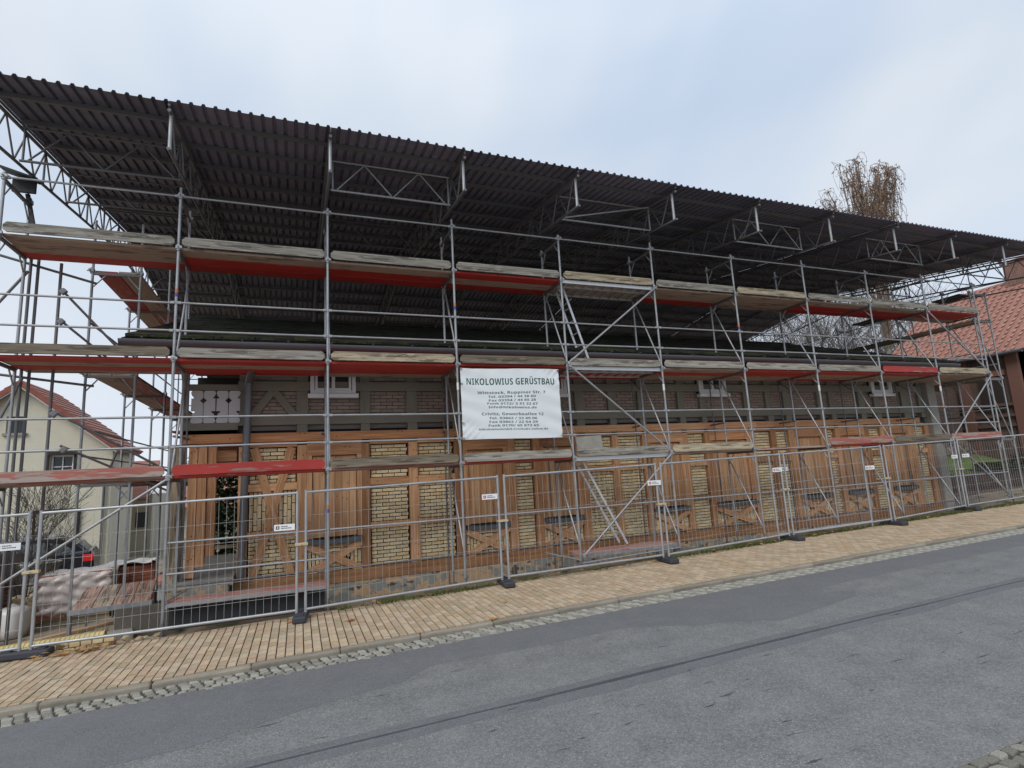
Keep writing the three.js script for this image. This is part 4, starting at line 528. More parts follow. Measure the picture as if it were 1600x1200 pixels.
// ---------------------------------------------------------------- building site at the left
{
  // ribbed yellow drain pipe and brick edging
  const P = thing('drain_pipe', 'yellow ribbed plastic drain pipe lying along the brick edging', 'pipe', [0, 0, 0]); const pts = [[-4.2, .6], [-2.6, .5], [-1.6, .48], [-0.62, .52]].map(([x, z]) => new THREE.Vector3(x, gy(x, z) + 0.16, z)); const cv = new THREE.CatmullRomCurve3(pts);
  mesh('tube', new THREE.TubeGeometry(cv, 60, 0.075, 14), M.yellow, P); const ribs = []; for (let k = 0; k < 62; k++) { const p = cv.getPointAt(k / 61), t = cv.getTangentAt(k / 61), g = new THREE.TorusGeometry(0.076, 0.009, 6, 16); g.applyQuaternion(new THREE.Quaternion().setFromUnitVectors(new THREE.Vector3(0, 0, 1), t)); g.translate(p.x, p.y, p.z); ribs.push(g); } mesh('rib', ribs, M.yellow, P, true);
  const E = thing('brick_edging', 'low edging of mossy yellow bricks between footpath and site', 'edging', [0, 0, 0]); for (let x = -3.8; x < -0.55; x += 0.135) for (const r of [0, 1]) mesh('brick', box(0.122, 0.075, 0.11, x + r * 0.06, gy(x, .72) + 0.02 + r * 0.085, 0.72, 0.008), brickMats[(Math.abs(Math.round(x * 10)) + r) % 4], E);
  // pallets of bricks
  const softBox = (w, h, d, a, b, c, n) => { const g = new THREE.BoxGeometry(w, h, d, a, b, c), p = g.attributes.position; for (let i = 0; i < p.count; i++) { const x = 2 * p.getX(i) / w, y = 2 * p.getY(i) / h, z = 2 * p.getZ(i) / d, k = Math.pow(Math.abs(x) ** n + Math.abs(y) ** n + Math.abs(z) ** n, -1 / n) * Math.max(Math.abs(x), Math.abs(y), Math.abs(z)); p.setXYZ(i, p.getX(i) * k, p.getY(i) * k, p.getZ(i) * k); } return g; };
  function pallet(x, z, w, h, d, turn, label, wrap, mat) {
    const y = gy(x, z), G = thing('brick_pallet', label, 'pallet', [x, y, z], turn); mesh('pallet_deck', [box(w, 0.03, d, 0, 0.13, 0), ...[-0.4, 0, 0.4].map(k => box(w, 0.1, 0.1, 0, 0.06, k * d))], M.oldTan, G);
    const rows = Math.round(h / 0.08); for (let r = 0; r < rows; r++) for (let c = 0; c < Math.round(w / 0.25); c++) { const n = Math.round(w / 0.25); mesh('brick', box(w / n - 0.008, 0.072, d, -w / 2 + (c + 0.5) * w / n + rr(-.008, .008), 0.19 + r * 0.08, rr(-.01, .01), 0), mat[(r * 3 + c) % mat.length], G); }
    if (wrap) { const g = softBox(w + 0.06, h + 0.05, d + 0.06, 34, 26, 22, 10), p = g.attributes.position; for (let i = 0; i < p.count; i++) { const a = p.getX(i), b = p.getY(i), c = p.getZ(i); const f = 0.035 * Math.sin(b * 30 + a * 4 + c * 3 + 2 * Math.sin(a * 5)) + 0.05 * Math.abs(Math.sin(a * 9 - b * 12 + 1.5 * Math.sin(b * 7))) - 0.03 * sstep(0.0, -h * .5, b) + 0.012 * Math.sin(a * 41 + b * 33); p.setXYZ(i, a * (1 + f / w), b + 0.015 * Math.sin(a * 17 + c * 11), c * (1 + f / d)); } g.translate(0, 0.18 + h / 2, 0); g.computeVertexNormals(); mesh('plastic_wrap', g, new THREE.MeshPhysicalMaterial({ color: L(...wrap.map(c => Math.min(1, c * 1.25))), roughness: 0.32, transmission: 0.38, thickness: 0, side: THREE.DoubleSide }), G); }
    return G;
  }
  const rb = [std({ color: L(0.30, 0.10, 0.06) }), std({ color: L(0.36, 0.15, 0.09) }), std({ color: L(0.22, 0.08, 0.05) })];
  pallet(-2.5, -4.7, 1.25, 0.84, 0.9, 0.12, 'pallet of bricks wrapped in wrinkled white plastic beside the dark car', [0.66, 0.6, 0.56], rb);
  pallet(-1.75, -5.6, 1.0, 0.8, 0.8, 0.15, 'pallet of reddish brown bricks with a white sheet on top', null, rb); solo('plastic_sheet', (() => { const g = new THREE.BoxGeometry(1.0, 0.012, 0.9, 14, 1, 14), p = g.attributes.position; for (let i = 0; i < p.count; i++) p.setY(i, p.getY(i) + 0.02 * Math.sin(p.getX(i) * 13) + 0.015 * Math.sin(p.getZ(i) * 17 + p.getX(i) * 5)); g.translate(-1.75, gy(-1.75, -5.6) + 1.02, -5.6); g.computeVertexNormals(); return g; })(), M.plast, 'crumpled white plastic sheet lying on the red brick pallet', 'plastic sheet');
  pallet(-3.35, -4.6, 0.6, 0.5, 0.6, 0.05, 'small stack of yellow bricks left of the wrapped pallet', null, brickMats);
  pallet(-3.9, -4.0, 0.7, 0.95, 0.6, -0.1, 'stack of red bricks under a pink sheet at the left edge', null, rb);
  // white big bag and grey tub
  const lathe = (pts, seg, wob) => { const g = new THREE.LatheGeometry(pts.map(a => new THREE.Vector2(...a)), seg), p = g.attributes.position; for (let i = 0; i < p.count; i++) { const a = Math.atan2(p.getZ(i), p.getX(i)), f = 1 + wob * Math.sin(a * 5 + p.getY(i) * 14) + wob * Math.sin(a * 3 - p.getY(i) * 9); p.setX(i, p.getX(i) * f); p.setZ(i, p.getZ(i) * f); } g.computeVertexNormals(); return g; };
  { const b = solo('builders_bag', lathe([[0, 0], [0.33, 0], [0.38, 0.2], [0.36, 0.55], [0.3, 0.68], [0.1, 0.72], [0.02, 0.78], [0, 0.78]], 24, 0.05), M.plast, 'white builders bag slumped behind the left fence post', 'bag'); b.scale.set(0.75, 0.8, 0.75); b.position.set(-3.2, gy(-3.2, -3.5) + 0.02, -3.5);
    const t = solo('mortar_tub', lathe([[0, 0.02], [0.26, 0.02], [0.27, 0], [0.36, 0.42], [0.4, 0.44], [0.39, 0.46], [0.34, 0.45], [0.1, 0.56], [0, 0.57]], 24, 0.012), std({ color: L(0.3, 0.3, 0.27) }), 'grey heaped mortar tub in front of the dark car', 'tub'); t.position.set(-3.6, gy(-3.6, -5.8) + 0.75, -5.8); }
  // boards laid over a trestle
  { const T = thing('trestle_table', 'sloping worn pink boards laid on a steel frame by the scaffold', 'boards', [-1.05, 0, -1.7], 0.12); const y = -2.1, tbm = std({ map: Told, color: L(1.45, 0.98, 0.86) }), tbm2 = std({ map: Told, color: L(1.5, 1.25, 1.1) }); for (let k = 0; k < 4; k++) mesh('board', box(0.27, 0.035, 1.25, -0.42 + k * 0.28, y + 0.05, 0.0, 0.005, [0.16, 0, 0]), [tbm, tbm2, tbm, tbm][k], T); mesh('edge_bar', box(1.18, 0.08, 0.03, 0, y - 0.06, 0.62), M.steel, T); for (const [a, b] of [[-.55, .55], [.55, .55], [-.5, -.5], [.55, -.5]]) mesh('leg', tube([a, y - 0.02, b], [a, -2.95, b], 0.022), M.steelDk, T); }
  solo('concrete_block', box(0.5, 0.3, 0.4, -0.85, gy(-0.85, -0.9) + 0.14, -0.9, 0.02, [0, 0.3, 0]), M.conc, 'pale hollow concrete block under the sloping boards', 'block'); solo('retaining_slab', box(1.0, 0.62, 0.16, -0.42, -2.5, -1.15, 0.015), std({ map: Tconc, color: L(0.38, 0.35, 0.32) }), 'dark earthy concrete slab left of the porch steps', 'slab');
  // timbers
  const tb = [[-1.75, -0.5, 1.15, 0.62, 0.12, 0.1, 'round pale log lying across the rubble behind the yellow pipe'], [-2.0, -1.6, 1.7, 0.35, 0.2, 0.045, 'pale plank lying on the sand beside the brick stack'], [-1.6, -2.0, 2.2, 0.3, 0.12, 0.06, 'long pale beam running towards the sloping boards'], [-2.7, -0.25, 0.7, -0.6, 0.3, 0.18, 'short brown wooden block by the left fence post']];
  tb.forEach(([x, z, l, r, w, h, s], i) => { const g = i === 0 ? tube([-l / 2, 0, 0], [l / 2, 0.03, 0], 0.075, 10) : box(l, h, w, 0, 0, 0, 0.01); const m = solo('timber', g, i === 3 ? M.oldDk : std({ map: Tnew, color: L(0.85, 1.05, 1.25) }), s, 'timber'); m.position.set(x, gy(x, z) + 0.12 + (i === 2 ? .1 : 0), z); m.rotation.set(0, r, 0.08); });
  // rubble
  for (const [nm, cols, N, bx, lab] of [['brick_rubble', [0.33, 0.12, 0.08], 500, [-2.4, -0.4, -1.3, 0.35], 'heap of broken red brick rubble behind the pipe'], ['stone_rubble', [0.42, 0.34, 0.22], 380, [-2.6, -0.2, -1.8, 0.4], 'scattered yellow stone and mortar rubble']]) { const l = []; for (let k = 0; k < N; k++) { const x = rr(bx[0], bx[1]), z = rr(bx[2], bx[3]), s = rr(0.02, 0.075), g = new THREE.IcosahedronGeometry(s, 0); g.scale(1.3, 0.8, 1); g.rotateY(rr(0, 6)); g.rotateX(rr(0, 3)); g.translate(x, gy(x, z) + rr(0, 0.14) * (1 - Math.abs(z + .4) / 1.8), z); l.push(g); } const m = mesh(nm, l, std({ color: L(...cols) }), null, true); m.userData.label = lab; m.userData.category = 'rubble'; }
  [[-1.45, -0.15, .16], [-1.05, -0.35, .13], [-0.75, -0.1, .15], [-1.9, -0.05, .14], [-0.55, -0.45, .12], [-1.25, -0.75, .17], [-2.2, -0.5, .13]].forEach(([x, z, r], i) => { const g = new THREE.IcosahedronGeometry(r, 2), p = g.attributes.position; for (let k = 0; k < p.count; k++) { const q = V([p.getX(k), p.getY(k), p.getZ(k)]), f = 0.8 + 0.35 * vnoise(q.x * 14 + i * 9 + 50, q.y * 14 + q.z * 11 + 50, 999, 999, 7); p.setXYZ(k, q.x * f * 1.25, q.y * f * 0.8, q.z * f); } g.computeVertexNormals(); const m = solo('stone', g, std({ map: Tconc, color: L(...[[0.95, 0.85, 0.7], [0.8, 0.55, 0.45], [1.1, 1.05, 0.95]][i % 3]) }), ['pale fieldstone on the rubble nearest the pipe end', 'reddish broken stone beside the sloping boards', 'white lump of mortar at the foot of the scaffold leg', 'tan fieldstone behind the middle of the pipe', 'small reddish stone below the dark slab', 'large whitish stone under the sloping boards', 'sandy stone in front of the yellow brick stack'][i], 'stone', 'loose stones in the yard'); m.position.set(x, gy(x, z) + r * 0.55, z); m.rotation.y = i; });
  [[-1.5, -1.35, .3], [-2.55, -1.2, -.4]].forEach(([x, z, t], i) => { const g = softBox(0.55, 0.17, 0.36, 18, 8, 12, 5), p = g.attributes.position; for (let k = 0; k < p.count; k++) p.setY(k, p.getY(k) * (1 - 0.5 * Math.pow(Math.abs(p.getX(k)) / 0.28, 3)) + 0.015 * Math.sin(p.getX(k) * 22 + p.getZ(k) * 15)); g.computeVertexNormals(); const m = solo('cement_sack', g, std({ color: L(...[[0.55, 0.47, 0.36], [0.6, 0.57, 0.52]][i]) }), ['tan sack lying flat on the rubble below the wrapped pallet', 'whitish sack lying by the left fence post'][i], 'sack', 'sacks in the yard'); m.position.set(x, gy(x, z) + 0.14, z); m.rotation.set(0.1, t, 0.08); });
  { const H = thing('metal_trailer', 'pink red board and silver sheeting stacked beyond the scaffold legs', 'building material', [-0.75, gy(-.7, -5), -5.2]); mesh('sheeting', box(1.0, 0.4, 0.7, 0.2, 0.3, 0, 0.03), M.alu, H); mesh('board', box(1.2, 0.12, 0.9, 0.2, 0.58, 0, 0.02, [0.1, 0, 0.05]), std({ color: L(0.5, 0.24, 0.19) }), H); }
}
// ---------------------------------------------------------------- dark car
{
  const cz = -8.3, y0 = gy(-5, cz), C = thing('car', 'dark blue hatchback parked in front of the cream house, red tail lamp to the right', 'car', [-5.75, y0 + 0.14, cz - 1.2], 0.2);
  const s = new THREE.Shape(); const pr = [[-2.05, .32], [-2.08, .62], [-1.95, .82], [-1.05, .95], [-0.35, 1.42], [0.2, 1.5], [1.2, 1.47], [1.62, 1.32], [1.98, .98], [2.07, .9], [2.1, .5], [2.02, .3]]; pr.forEach((p, i) => i ? s.lineTo(...p) : s.moveTo(...p));
  const body = new THREE.Shape(); [[-2.05, .3], [-2.08, .62], [-1.95, .82], [-1.05, .95], [2.02, 1.0], [2.08, .9], [2.1, .5], [2.02, .3]].forEach((p, i) => i ? body.lineTo(...p) : body.moveTo(...p));
  const paint = new THREE.MeshPhysicalMaterial({ color: L(0.012, 0.014, 0.03), roughness: 0.3, clearcoat: 1, clearcoatRoughness: 0.08, side: THREE.DoubleSide });
  const bg = new THREE.ExtrudeGeometry(body, { depth: 1.62, bevelEnabled: true, bevelSize: 0.06, bevelThickness: 0.08, bevelSegments: 3 }); bg.translate(0, 0, -0.81); mesh('body', bg, paint, C);
  const cab = new THREE.Shape(); [[-1.0, .93], [-0.35, 1.40], [0.2, 1.46], [1.2, 1.43], [1.6, 1.3], [1.96, .98]].forEach((p, i) => i ? cab.lineTo(...p) : cab.moveTo(...p)); const cg = new THREE.ExtrudeGeometry(cab, { depth: 1.3, bevelEnabled: true, bevelSize: 0.04, bevelThickness: 0.09, bevelSegments: 2 }); cg.translate(0, 0, -0.65); mesh('cabin', cg, paint, C);
  const gl = std({ color: L(0.22, 0.26, 0.27), roughness: 0.12 }); for (const sd of [-1, 1]) for (const w of [[[-0.78, 1.0], [-0.3, 1.34], [0.2, 1.38], [0.22, 1.0]], [[0.3, 1.0], [0.28, 1.38], [1.0, 1.37], [1.1, 1.0]], [[1.18, 1.02], [1.1, 1.35], [1.45, 1.26], [1.68, 1.05]]]) { const sh = new THREE.Shape(); w.forEach((p, i) => i ? sh.lineTo(...p) : sh.moveTo(...p)); const g = new THREE.ExtrudeGeometry(sh, { depth: 0.012, bevelEnabled: false }); g.translate(0, 0, sd > 0 ? 0.74 : -0.752); mesh('side_window', g, gl, C); }
  mesh('rear_window', box(0.04, 0.38, 1.15, 1.86, 1.16, 0, 0.01, [0, 0, 0.72]), gl, C);
  for (const [x, sd] of [[-1.3, 1], [1.3, 1], [-1.3, -1], [1.3, -1]]) { const w = mesh('wheel', new THREE.CylinderGeometry(0.32, 0.32, 0.2, 24).rotateX(Math.PI / 2).translate(x, 0.32, sd * 0.8), M.rubber, C); mesh('rim', new THREE.CylinderGeometry(0.2, 0.2, 0.21, 16).rotateX(Math.PI / 2).translate(x, 0.32, sd * 0.805), M.alu, w); }
  const tl = std({ color: L(0.55, 0.02, 0.02), roughness: 0.2, emissive: L(0.5, 0.02, 0.02), emissiveIntensity: 0.25 }); for (const sd of [-1, 1]) mesh('tail_lamp', box(0.26, 0.2, 0.3, 2.0, 0.86, sd * 0.76, 0.03), tl, C); mesh('roof_rail', [box(1.5, 0.03, 0.03, 0.6, 1.53, 0.6), box(1.5, 0.03, 0.03, 0.6, 1.53, -0.6)], M.alu, C); mesh('bumper', box(0.14, 0.2, 1.6, 2.1, 0.42, 0, 0.04), M.rubber, C);
}
// ---------------------------------------------------------------- houses
{
  const z = -16, H = thing('cream_house', 'cream rendered house with red tiled roof, gable towards the site at the left', 'house', [0, 0, 0]); const x0 = -11.0, x1 = -5.0, xr = -8.05, yb = -3.1, ye = 1.75, yr = 4.25;
  const s = new THREE.Shape(); [[x0, yb], [x1, yb], [x1, ye], [xr, yr - 0.1], [x0, ye]].forEach((p, i) => i ? s.lineTo(...p) : s.moveTo(...p)); for (const [a, b, c, d] of [[-7.05, -6.28, 0.45, 1.4], [-8.5, -7.9, 2.3, 2.95]]) { const h = new THREE.Path(); h.moveTo(a, c); h.lineTo(b, c); h.lineTo(b, d); h.lineTo(a, d); s.holes.push(h); }
  const g = new THREE.ExtrudeGeometry(s, { depth: 0.3, bevelEnabled: false }); g.translate(0, 0, z - 0.3); mesh('gable_wall', g, M.stucco, H); mesh('side_wall', [box(0.3, ye - yb, 2.6, x1 - 0.15, (ye + yb) / 2, z - 1.6), box(0.3, ye - yb, 2.6, x0 + 0.15, (ye + yb) / 2, z - 1.6), box(6, ye - yb, 0.3, -8, (ye + yb) / 2, z - 3.05)], M.stucco, H);
  for (const sd of [1, -1]) { const ex = sd > 0 ? x1 + 0.3 : x0 - 0.3, ey = ye - 0.2, l = Math.hypot(ex - xr, yr - ey), a = Math.atan2(yr - ey, Math.abs(ex - xr)); const r = mesh('roof', box(l, 0.1, 3.4, 0, 0, 0), M.roof, H); r.position.set((ex + xr) / 2, (ey + yr) / 2, z - 1.35); r.rotation.z = -sd * a; const cs = []; for (let k = 0; k < 16; k++) cs.push(box(l / 16 + 0.03, 0.05, 3.4, -l / 2 + (k + .5) * l / 16, 0.07, 0, 0, [0, 0, 0.12 * sd])); mesh('tile_course', cs, M.roof, r, true); mesh('verge', box(l + 0.05, 0.18, 0.06, 0, -0.04, 1.71), M.roofDk, r); mesh('verge_trim', box(l, 0.05, 0.04, 0, -0.14, 1.69), M.white, r); }
  const w = mesh('window', box(0.77, 0.95, 0.05, -6.665, 0.925, z - 0.2), M.glass, H); mesh('window_frame', [box(0.06, 0.95, 0.06, -7.0, 0.925, z - 0.14), box(0.06, 0.95, 0.06, -6.33, 0.925, z - 0.14), box(0.035, 0.95, 0.05, -6.665, 0.925, z - 0.14), box(0.7, 0.035, 0.05, -6.665, 0.95, z - 0.138), box(0.7, 0.06, 0.06, -6.665, 0.48, z - 0.136), box(0.7, 0.05, 0.06, -6.665, 1.37, z - 0.136)], M.white, w); mesh('shutter_box', [box(0.95, 0.14, 0.12, -6.665, 1.47, z + 0.06), box(0.08, 1.0, 0.06, -7.1, 0.93, z + 0.02), box(0.08, 1.0, 0.06, -6.23, 0.93, z + 0.02)], M.dkWood, w);
  const v = mesh('attic_window', box(0.6, 0.65, 0.05, -8.2, 2.62, z - 0.2), M.glass, H); mesh('lintel', box(0.75, 0.1, 0.1, -8.2, 2.25, z + 0.04), M.conc, v);
  const d = mesh('garage_door', box(1.3, 2.0, 0.06, -6.68, -1.8, z + 0.03), std({ color: L(0.52, 0.5, 0.4) }), H); mesh('door_surround', [box(1.5, 0.12, 0.1, -6.68, -0.74, z + 0.05), box(0.06, 2.0, 0.08, -7.38, -1.8, z + 0.05), box(0.06, 2.0, 0.08, -5.98, -1.8, z + 0.05)], M.dkWood, d);
  mesh('downpipe', [tube([-4.85, 1.45, z + 0.1], [-5.2, 0.3, z + 0.1], 0.05), tube([-5.2, 0.3, z + 0.1], [-5.2, -2.9, z + 0.1], 0.05), tube([-4.8, 1.5, z + 0.3], [-4.8, 1.5, z - 2.9], 0.07)], M.gutter, H);
  const A = thing('red_roof_annex', 'low house with red tiled roof just right of the cream house', 'house', [0, 0, 0]); mesh('wall', box(2.0, 3.2, 4, -5.6, -1.9, -23), std({ color: L(0.45, 0.42, 0.34) }), A); const ar = mesh('roof', box(2.2, 0.1, 2.7, 0, 0, 0), M.roof, A); ar.position.set(-5.65, 0.35, -21.0); ar.rotation.x = 0.72; const cs = []; for (let k = 0; k < 8; k++) cs.push(box(2.2, 0.06, 0.36, 0, 0.07, -1.2 + k * 0.33, 0, [0.12, 0, 0])); mesh('tile_course', cs, M.roof, ar, true);
  mesh('window', box(0.5, 0.7, 0.05, -5.0, -1.5, -20.98), M.glass, A); mesh('door', box(0.8, 1.9, 0.05, -5.9, -2.3, -20.98), M.dkWood, A);
  const B2 = thing('pale_house', 'pale green far house with red roof seen between the scaffold legs', 'house', [0, 0, 0]); mesh('wall', box(6, 3.2, 6, -2.5, -2.9, -34), std({ color: L(0.52, 0.55, 0.46) }), B2); const br = mesh('roof', box(6.6, 0.12, 4.6, 0, 0, 0), M.roof, B2); br.position.set(-2.5, -0.55, -31.6); br.rotation.x = 0.35; const bcs = []; for (let k = 0; k < 12; k++) bcs.push(box(6.6, 0.06, 0.4, 0, 0.08, -2.1 + k * 0.38, 0, [0.12, 0, 0])); mesh('tile_course', bcs, M.roof, br, true); for (const x of [-4.2, -3, -1.6]) { const q = mesh('window', box(0.8, 1.0, 0.06, x, -2.2, -30.98), M.glass, B2); mesh('frame', [box(0.06, 1, 0.06, x, -2.2, -30.94), box(0.86, 0.06, 0.06, x, -1.7, -30.94), box(0.86, 0.06, 0.06, x, -2.7, -30.94)], M.white, q); }
  const WB = thing('wooden_shed', 'dark brown board fence and shed wall at the far left behind the pallets', 'shed', [0, 0, 0]); for (let k = 0; k < 7; k++) mesh('board', box(0.19, 1.5 + rr(-.1, .1), 0.03, -5.4 + k * 0.2, gy(-5, -6) + 0.7, -6.4, 0.004), M.dkWood, WB);
}
{ // brick house with big tiled roof at the right
  const x0 = 29.3, xr = 33.6, x1 = 38, z0 = -2.2, z1 = -7.6, ye = 3.75, yr = 7.3, yb = -2; const H = thing('tiled_house', 'old brick house with large orange tiled roof and chimney at the right', 'house', [0, 0, 0]);
  mesh('side_wall', box(0.3, ye - yb, z0 - z1, x0 + 0.15, (ye + yb) / 2, (z0 + z1) / 2), M.dkbrick, H); const s = new THREE.Shape(); [[x0, yb], [x1, yb], [x1, ye], [xr, yr], [x0, ye]].forEach((p, i) => i ? s.lineTo(...p) : s.moveTo(...p)); for (const z of [z0, z1]) { const g = new THREE.ExtrudeGeometry(s, { depth: 0.3, bevelEnabled: false }); g.translate(0, 0, z - 0.3 + (z === z1 ? 0.01 : 0)); mesh('gable_wall', g, M.dkbrick, H); }
  for (const z of [-2.6, -4.5]) mesh('pilaster', box(0.2, 5.2, 0.42, x0 - 0.06, 0.9, z), std({ color: L(0.2, 0.1, 0.075) }), H); mesh('string_course', [0.55, 0.95, 1.4].map((y, i) => box(0.12, 0.12, 5.2, x0 - 0.05 - i * .01, y, -4.95)), std({ color: L(0.14, 0.09, 0.075) }), H);
  for (const z of [-3.5, -6.0]) { const w = mesh('window', box(0.12, 1.5, 0.9, x0 - 0.02, 1.9, z), M.dkWood, H); mesh('lintel', box(0.14, 0.22, 1.1, x0 - 0.05, 2.72, z), std({ color: L(0.3, 0.12, 0.08) }), w); }
  const l = Math.hypot(xr - x0 + 0.5, yr - ye + 0.4), a = Math.atan2(yr - ye + 0.4, xr - x0 + 0.5); const hr = (sd) => { const r = mesh('roof', box(l, 0.1, z0 - z1 + 0.6, 0, 0, 0), M.roof, H); r.position.set(sd > 0 ? (xr + x0 - 0.5) / 2 : (xr + x1 + 0.5) / 2, (yr + ye - 0.4) / 2 + 0.12, (z0 + z1) / 2); r.rotation.z = sd * a; return r; };
  const r = hr(1); hr(-1); // pantile courses: each course a stepped row
  const cs = [[], []]; const n = 19; for (let k = 0; k < n; k++) for (let q = 0; q < 19; q++) { const g = new THREE.CylinderGeometry(0.145, 0.145, l / n + 0.07, 7, 1, true, Math.PI / 2 - 1.25 + Math.PI / 2, 2.5); g.rotateZ(Math.PI / 2); g.scale(1, 0.22, 1); boxUV(g, l / n, .1, .3); g.rotateZ(-0.23); g.translate(-l / 2 + (k + 0.5) * l / n, 0.05 + rr(-.01, .01), -2.85 + (q + .5) * 0.3); cs[(k * 5 + q * 3) % 4 ? 0 : 1].push(g); }
  mesh('pantiles', cs[0], std({ color: L(0.54, 0.34, 0.25) }), r, true); mesh('dark_pantiles', cs[1], std({ color: L(0.41, 0.255, 0.19) }), r, true);
  const c = mesh('chimney', box(2.3, 3.2, 1.0, xr + 0.6, yr - 0.75, -3.6), M.dkbrick, H); c.material = std({ map: Tdkbrick, color: L(1.5, 1.2, 1.1), bumpMap: Tdkbrick, bumpScale: 0.006 }); mesh('chimney_cap', box(2.45, 0.12, 1.15, xr + 0.6, yr + 0.9, -3.6), std({ color: L(0.2, 0.1, 0.08) }), c);
  mesh('gutter', tube([x0 - 0.5, ye - 0.3, z0 + 0.2], [x0 - 0.5, ye - 0.3, z1], 0.08), M.gutter, H);
  const W = thing('stone_wall', 'ruined brick and fieldstone wall behind the lawn at the right', 'wall', [0, 0, 0]); const st = []; for (let k = 0; k < 420; k++) { const g = new THREE.IcosahedronGeometry(rr(0.1, 0.22), 1); g.scale(1.3, 0.8, 0.8); g.rotateZ(rr(-.4, .4)); g.translate(rr(22.9, 29), rr(-0.75, 0.25) + (k % 9 === 0 ? .25 : 0), -4.7 + rr(-.12, .12)); st.push(g); } mesh('stones', st, std({ color: L(0.22, 0.17, 0.14) }), W, true); mesh('wall_core', box(6.2, 3.2, 0.4, 26.1, 0.6, -5.05), M.dkbrick, W);
  const Lw = mesh('lawn', (() => { const g = new THREE.PlaneGeometry(7.2, 2.2, 30, 10); g.rotateX(-Math.PI / 2); const p = g.attributes.position; for (let i = 0; i < p.count; i++) { const x = p.getX(i) + 25.8, z = p.getZ(i) - 3.6; p.setXYZ(i, x, -1.22 + 0.62 * sstep(-2.6, -4.6, z) + 0.03 * Math.sin(x * 3 + z * 5), z); g.attributes.uv.setXY(i, x, z); } g.computeVertexNormals(); return g; })(), M.grass); Lw.userData.kind = 'structure'; mesh('bank', box(7.2, 1.4, 0.2, 25.8, -1.93, -2.62), M.dkbrick, Lw);
  const F = thing('iron_fence', 'low black iron railing in front of the lawn at the right', 'fence', [0, 0, 0]); for (let x = 22.6; x < 34; x += 0.125) mesh('bar', tube([x, pav(x) - 0.05, -2.2], [x, pav(x) + 0.78, -2.2], 0.011, 5), M.iron, F); for (const y of [0.06, 0.72]) mesh('rail', box(11.5, 0.03, 0.04, 28.3, pav(28) + y, -2.2), M.iron, F); mesh('base_wall', box(11.5, 0.3, 0.25, 28.3, pav(28) - 0.18, -2.2), M.dkbrick, F);
  const hd = []; for (let k = 0; k < 2600; k++) { const x = rr(25.9, 30), t = rnd(), z = -2.75 + rr(-.3, .3), y = -1.25 + t * 0.6 * (0.7 + 0.3 * Math.sin(x * 2)) * sstep(25.6, 27, x); const g = new THREE.PlaneGeometry(0.1, 0.07); g.rotateX(rr(0, 3)); g.rotateY(rr(0, 6)); g.translate(x, y, z); hd.push(g); } const hg = solo('hedge', hd, std({ color: L(0.05, 0.05, 0.028) }), 'dark low hedge between the iron railing and the lawn', 'hedge');
}
// ---------------------------------------------------------------- trees
function tree(name, label, p, H, o, group) {
  const T = thing(name, label, 'tree', p, 0, group); const tr = [], br = [], tips = [];
  function grow(a, d, l, r, lv) {
    const n = lv === 0 ? 5 : 3; let q = a.clone(), dir = d.clone(); const nodes = [];
    for (let i = 0; i < n; i++) { const nd = dir.clone().add(new THREE.Vector3(rr(-1, 1), rr(-.4, .6), rr(-1, 1)).multiplyScalar(lv === 0 ? 0.08 : o.wig)).normalize(); if (lv > 1 && o.droop) nd.y -= o.droop * lv * .2, nd.normalize(); const e = q.clone().add(nd.clone().multiplyScalar(l / n)); const r0 = Math.max(o.minr || 0.008, r * (1 - 0.62 * i / n)), r1 = Math.max(o.minr || 0.008, r * (1 - 0.62 * (i + 1) / n)); (lv === 0 ? tr : br).push(tube([q.x, q.y, q.z], [e.x, e.y, e.z], r1, lv === 0 ? 8 : lv < 3 ? 5 : 3, r0)); const m = (e.clone()); nodes.push([m, nd, r1]); q = e; dir = nd; }
    if (lv >= o.lv) { tips.push(...nodes.map(k => k[0])); return; }
    for (let i = 0; i < n; i++) { if (lv === 0 && i < o.clear) continue; const [m, nd, r1] = nodes[i]; const k = lv === 0 ? o.kids : (i === n - 1 ? 3 : 2); for (let j = 0; j < k; j++) { const az = rr(0, 6.283), sp = lv === 0 ? rr(0.5, 0.95) : rr(0.35, 0.85); const side = new THREE.Vector3(Math.cos(az), rr(-.1, .4), Math.sin(az)); grow(m, nd.clone().multiplyScalar(1 - sp * .55).add(side.multiplyScalar(sp)).normalize(), l * (lv === 0 ? rr(o.spread * .7, o.spread) : rr(0.5, 0.75)), r1 * rr(0.45, 0.65), lv + 1); } }
  }
  grow(new THREE.Vector3(0, -0.3, 0), new THREE.Vector3(0, 1, 0), H, o.r, 0);
  let mr = 0, my = 0; for (const t of tips) { mr = Math.max(mr, Math.hypot(t.x, t.z)); my = Math.max(my, t.y); } const sx = (o.rad || H * 0.4) / mr, sy = H / my; for (const l of [tr, br]) l.forEach(g => g.scale(sx, sy, sx)); tips.forEach(t => t.set(t.x * sx, t.y * sy, t.z * sx));
  mesh('trunk', tr, o.bark, T); mesh('branches', br, o.twig, T);
  if (o.leaves) { const lf = [], base = new THREE.PlaneGeometry(o.ls, o.ls * 0.7); for (let k = 0; k < o.leaves; k++) { const t = tips[Math.floor(rnd() * tips.length)]; if (o.topOnly && t.y < H * 0.72 && rnd() < 0.85) continue; const g = base.clone(); g.rotateX(rr(0, 3)); g.rotateY(rr(0, 6)); g.translate(t.x + rr(-.25, .25), t.y + rr(-.3, .2), t.z + rr(-.25, .25)); lf.push(g); } if (lf.length) mesh('leaves', lf, o.leafMat, T, true); }
  return T;
}
const bare = { wig: 0.28, lv: 3, clear: 1, kids: 5, spread: 0.5, r: 0.24, minr: 0.017, bark: M.bark, twig: M.twig };
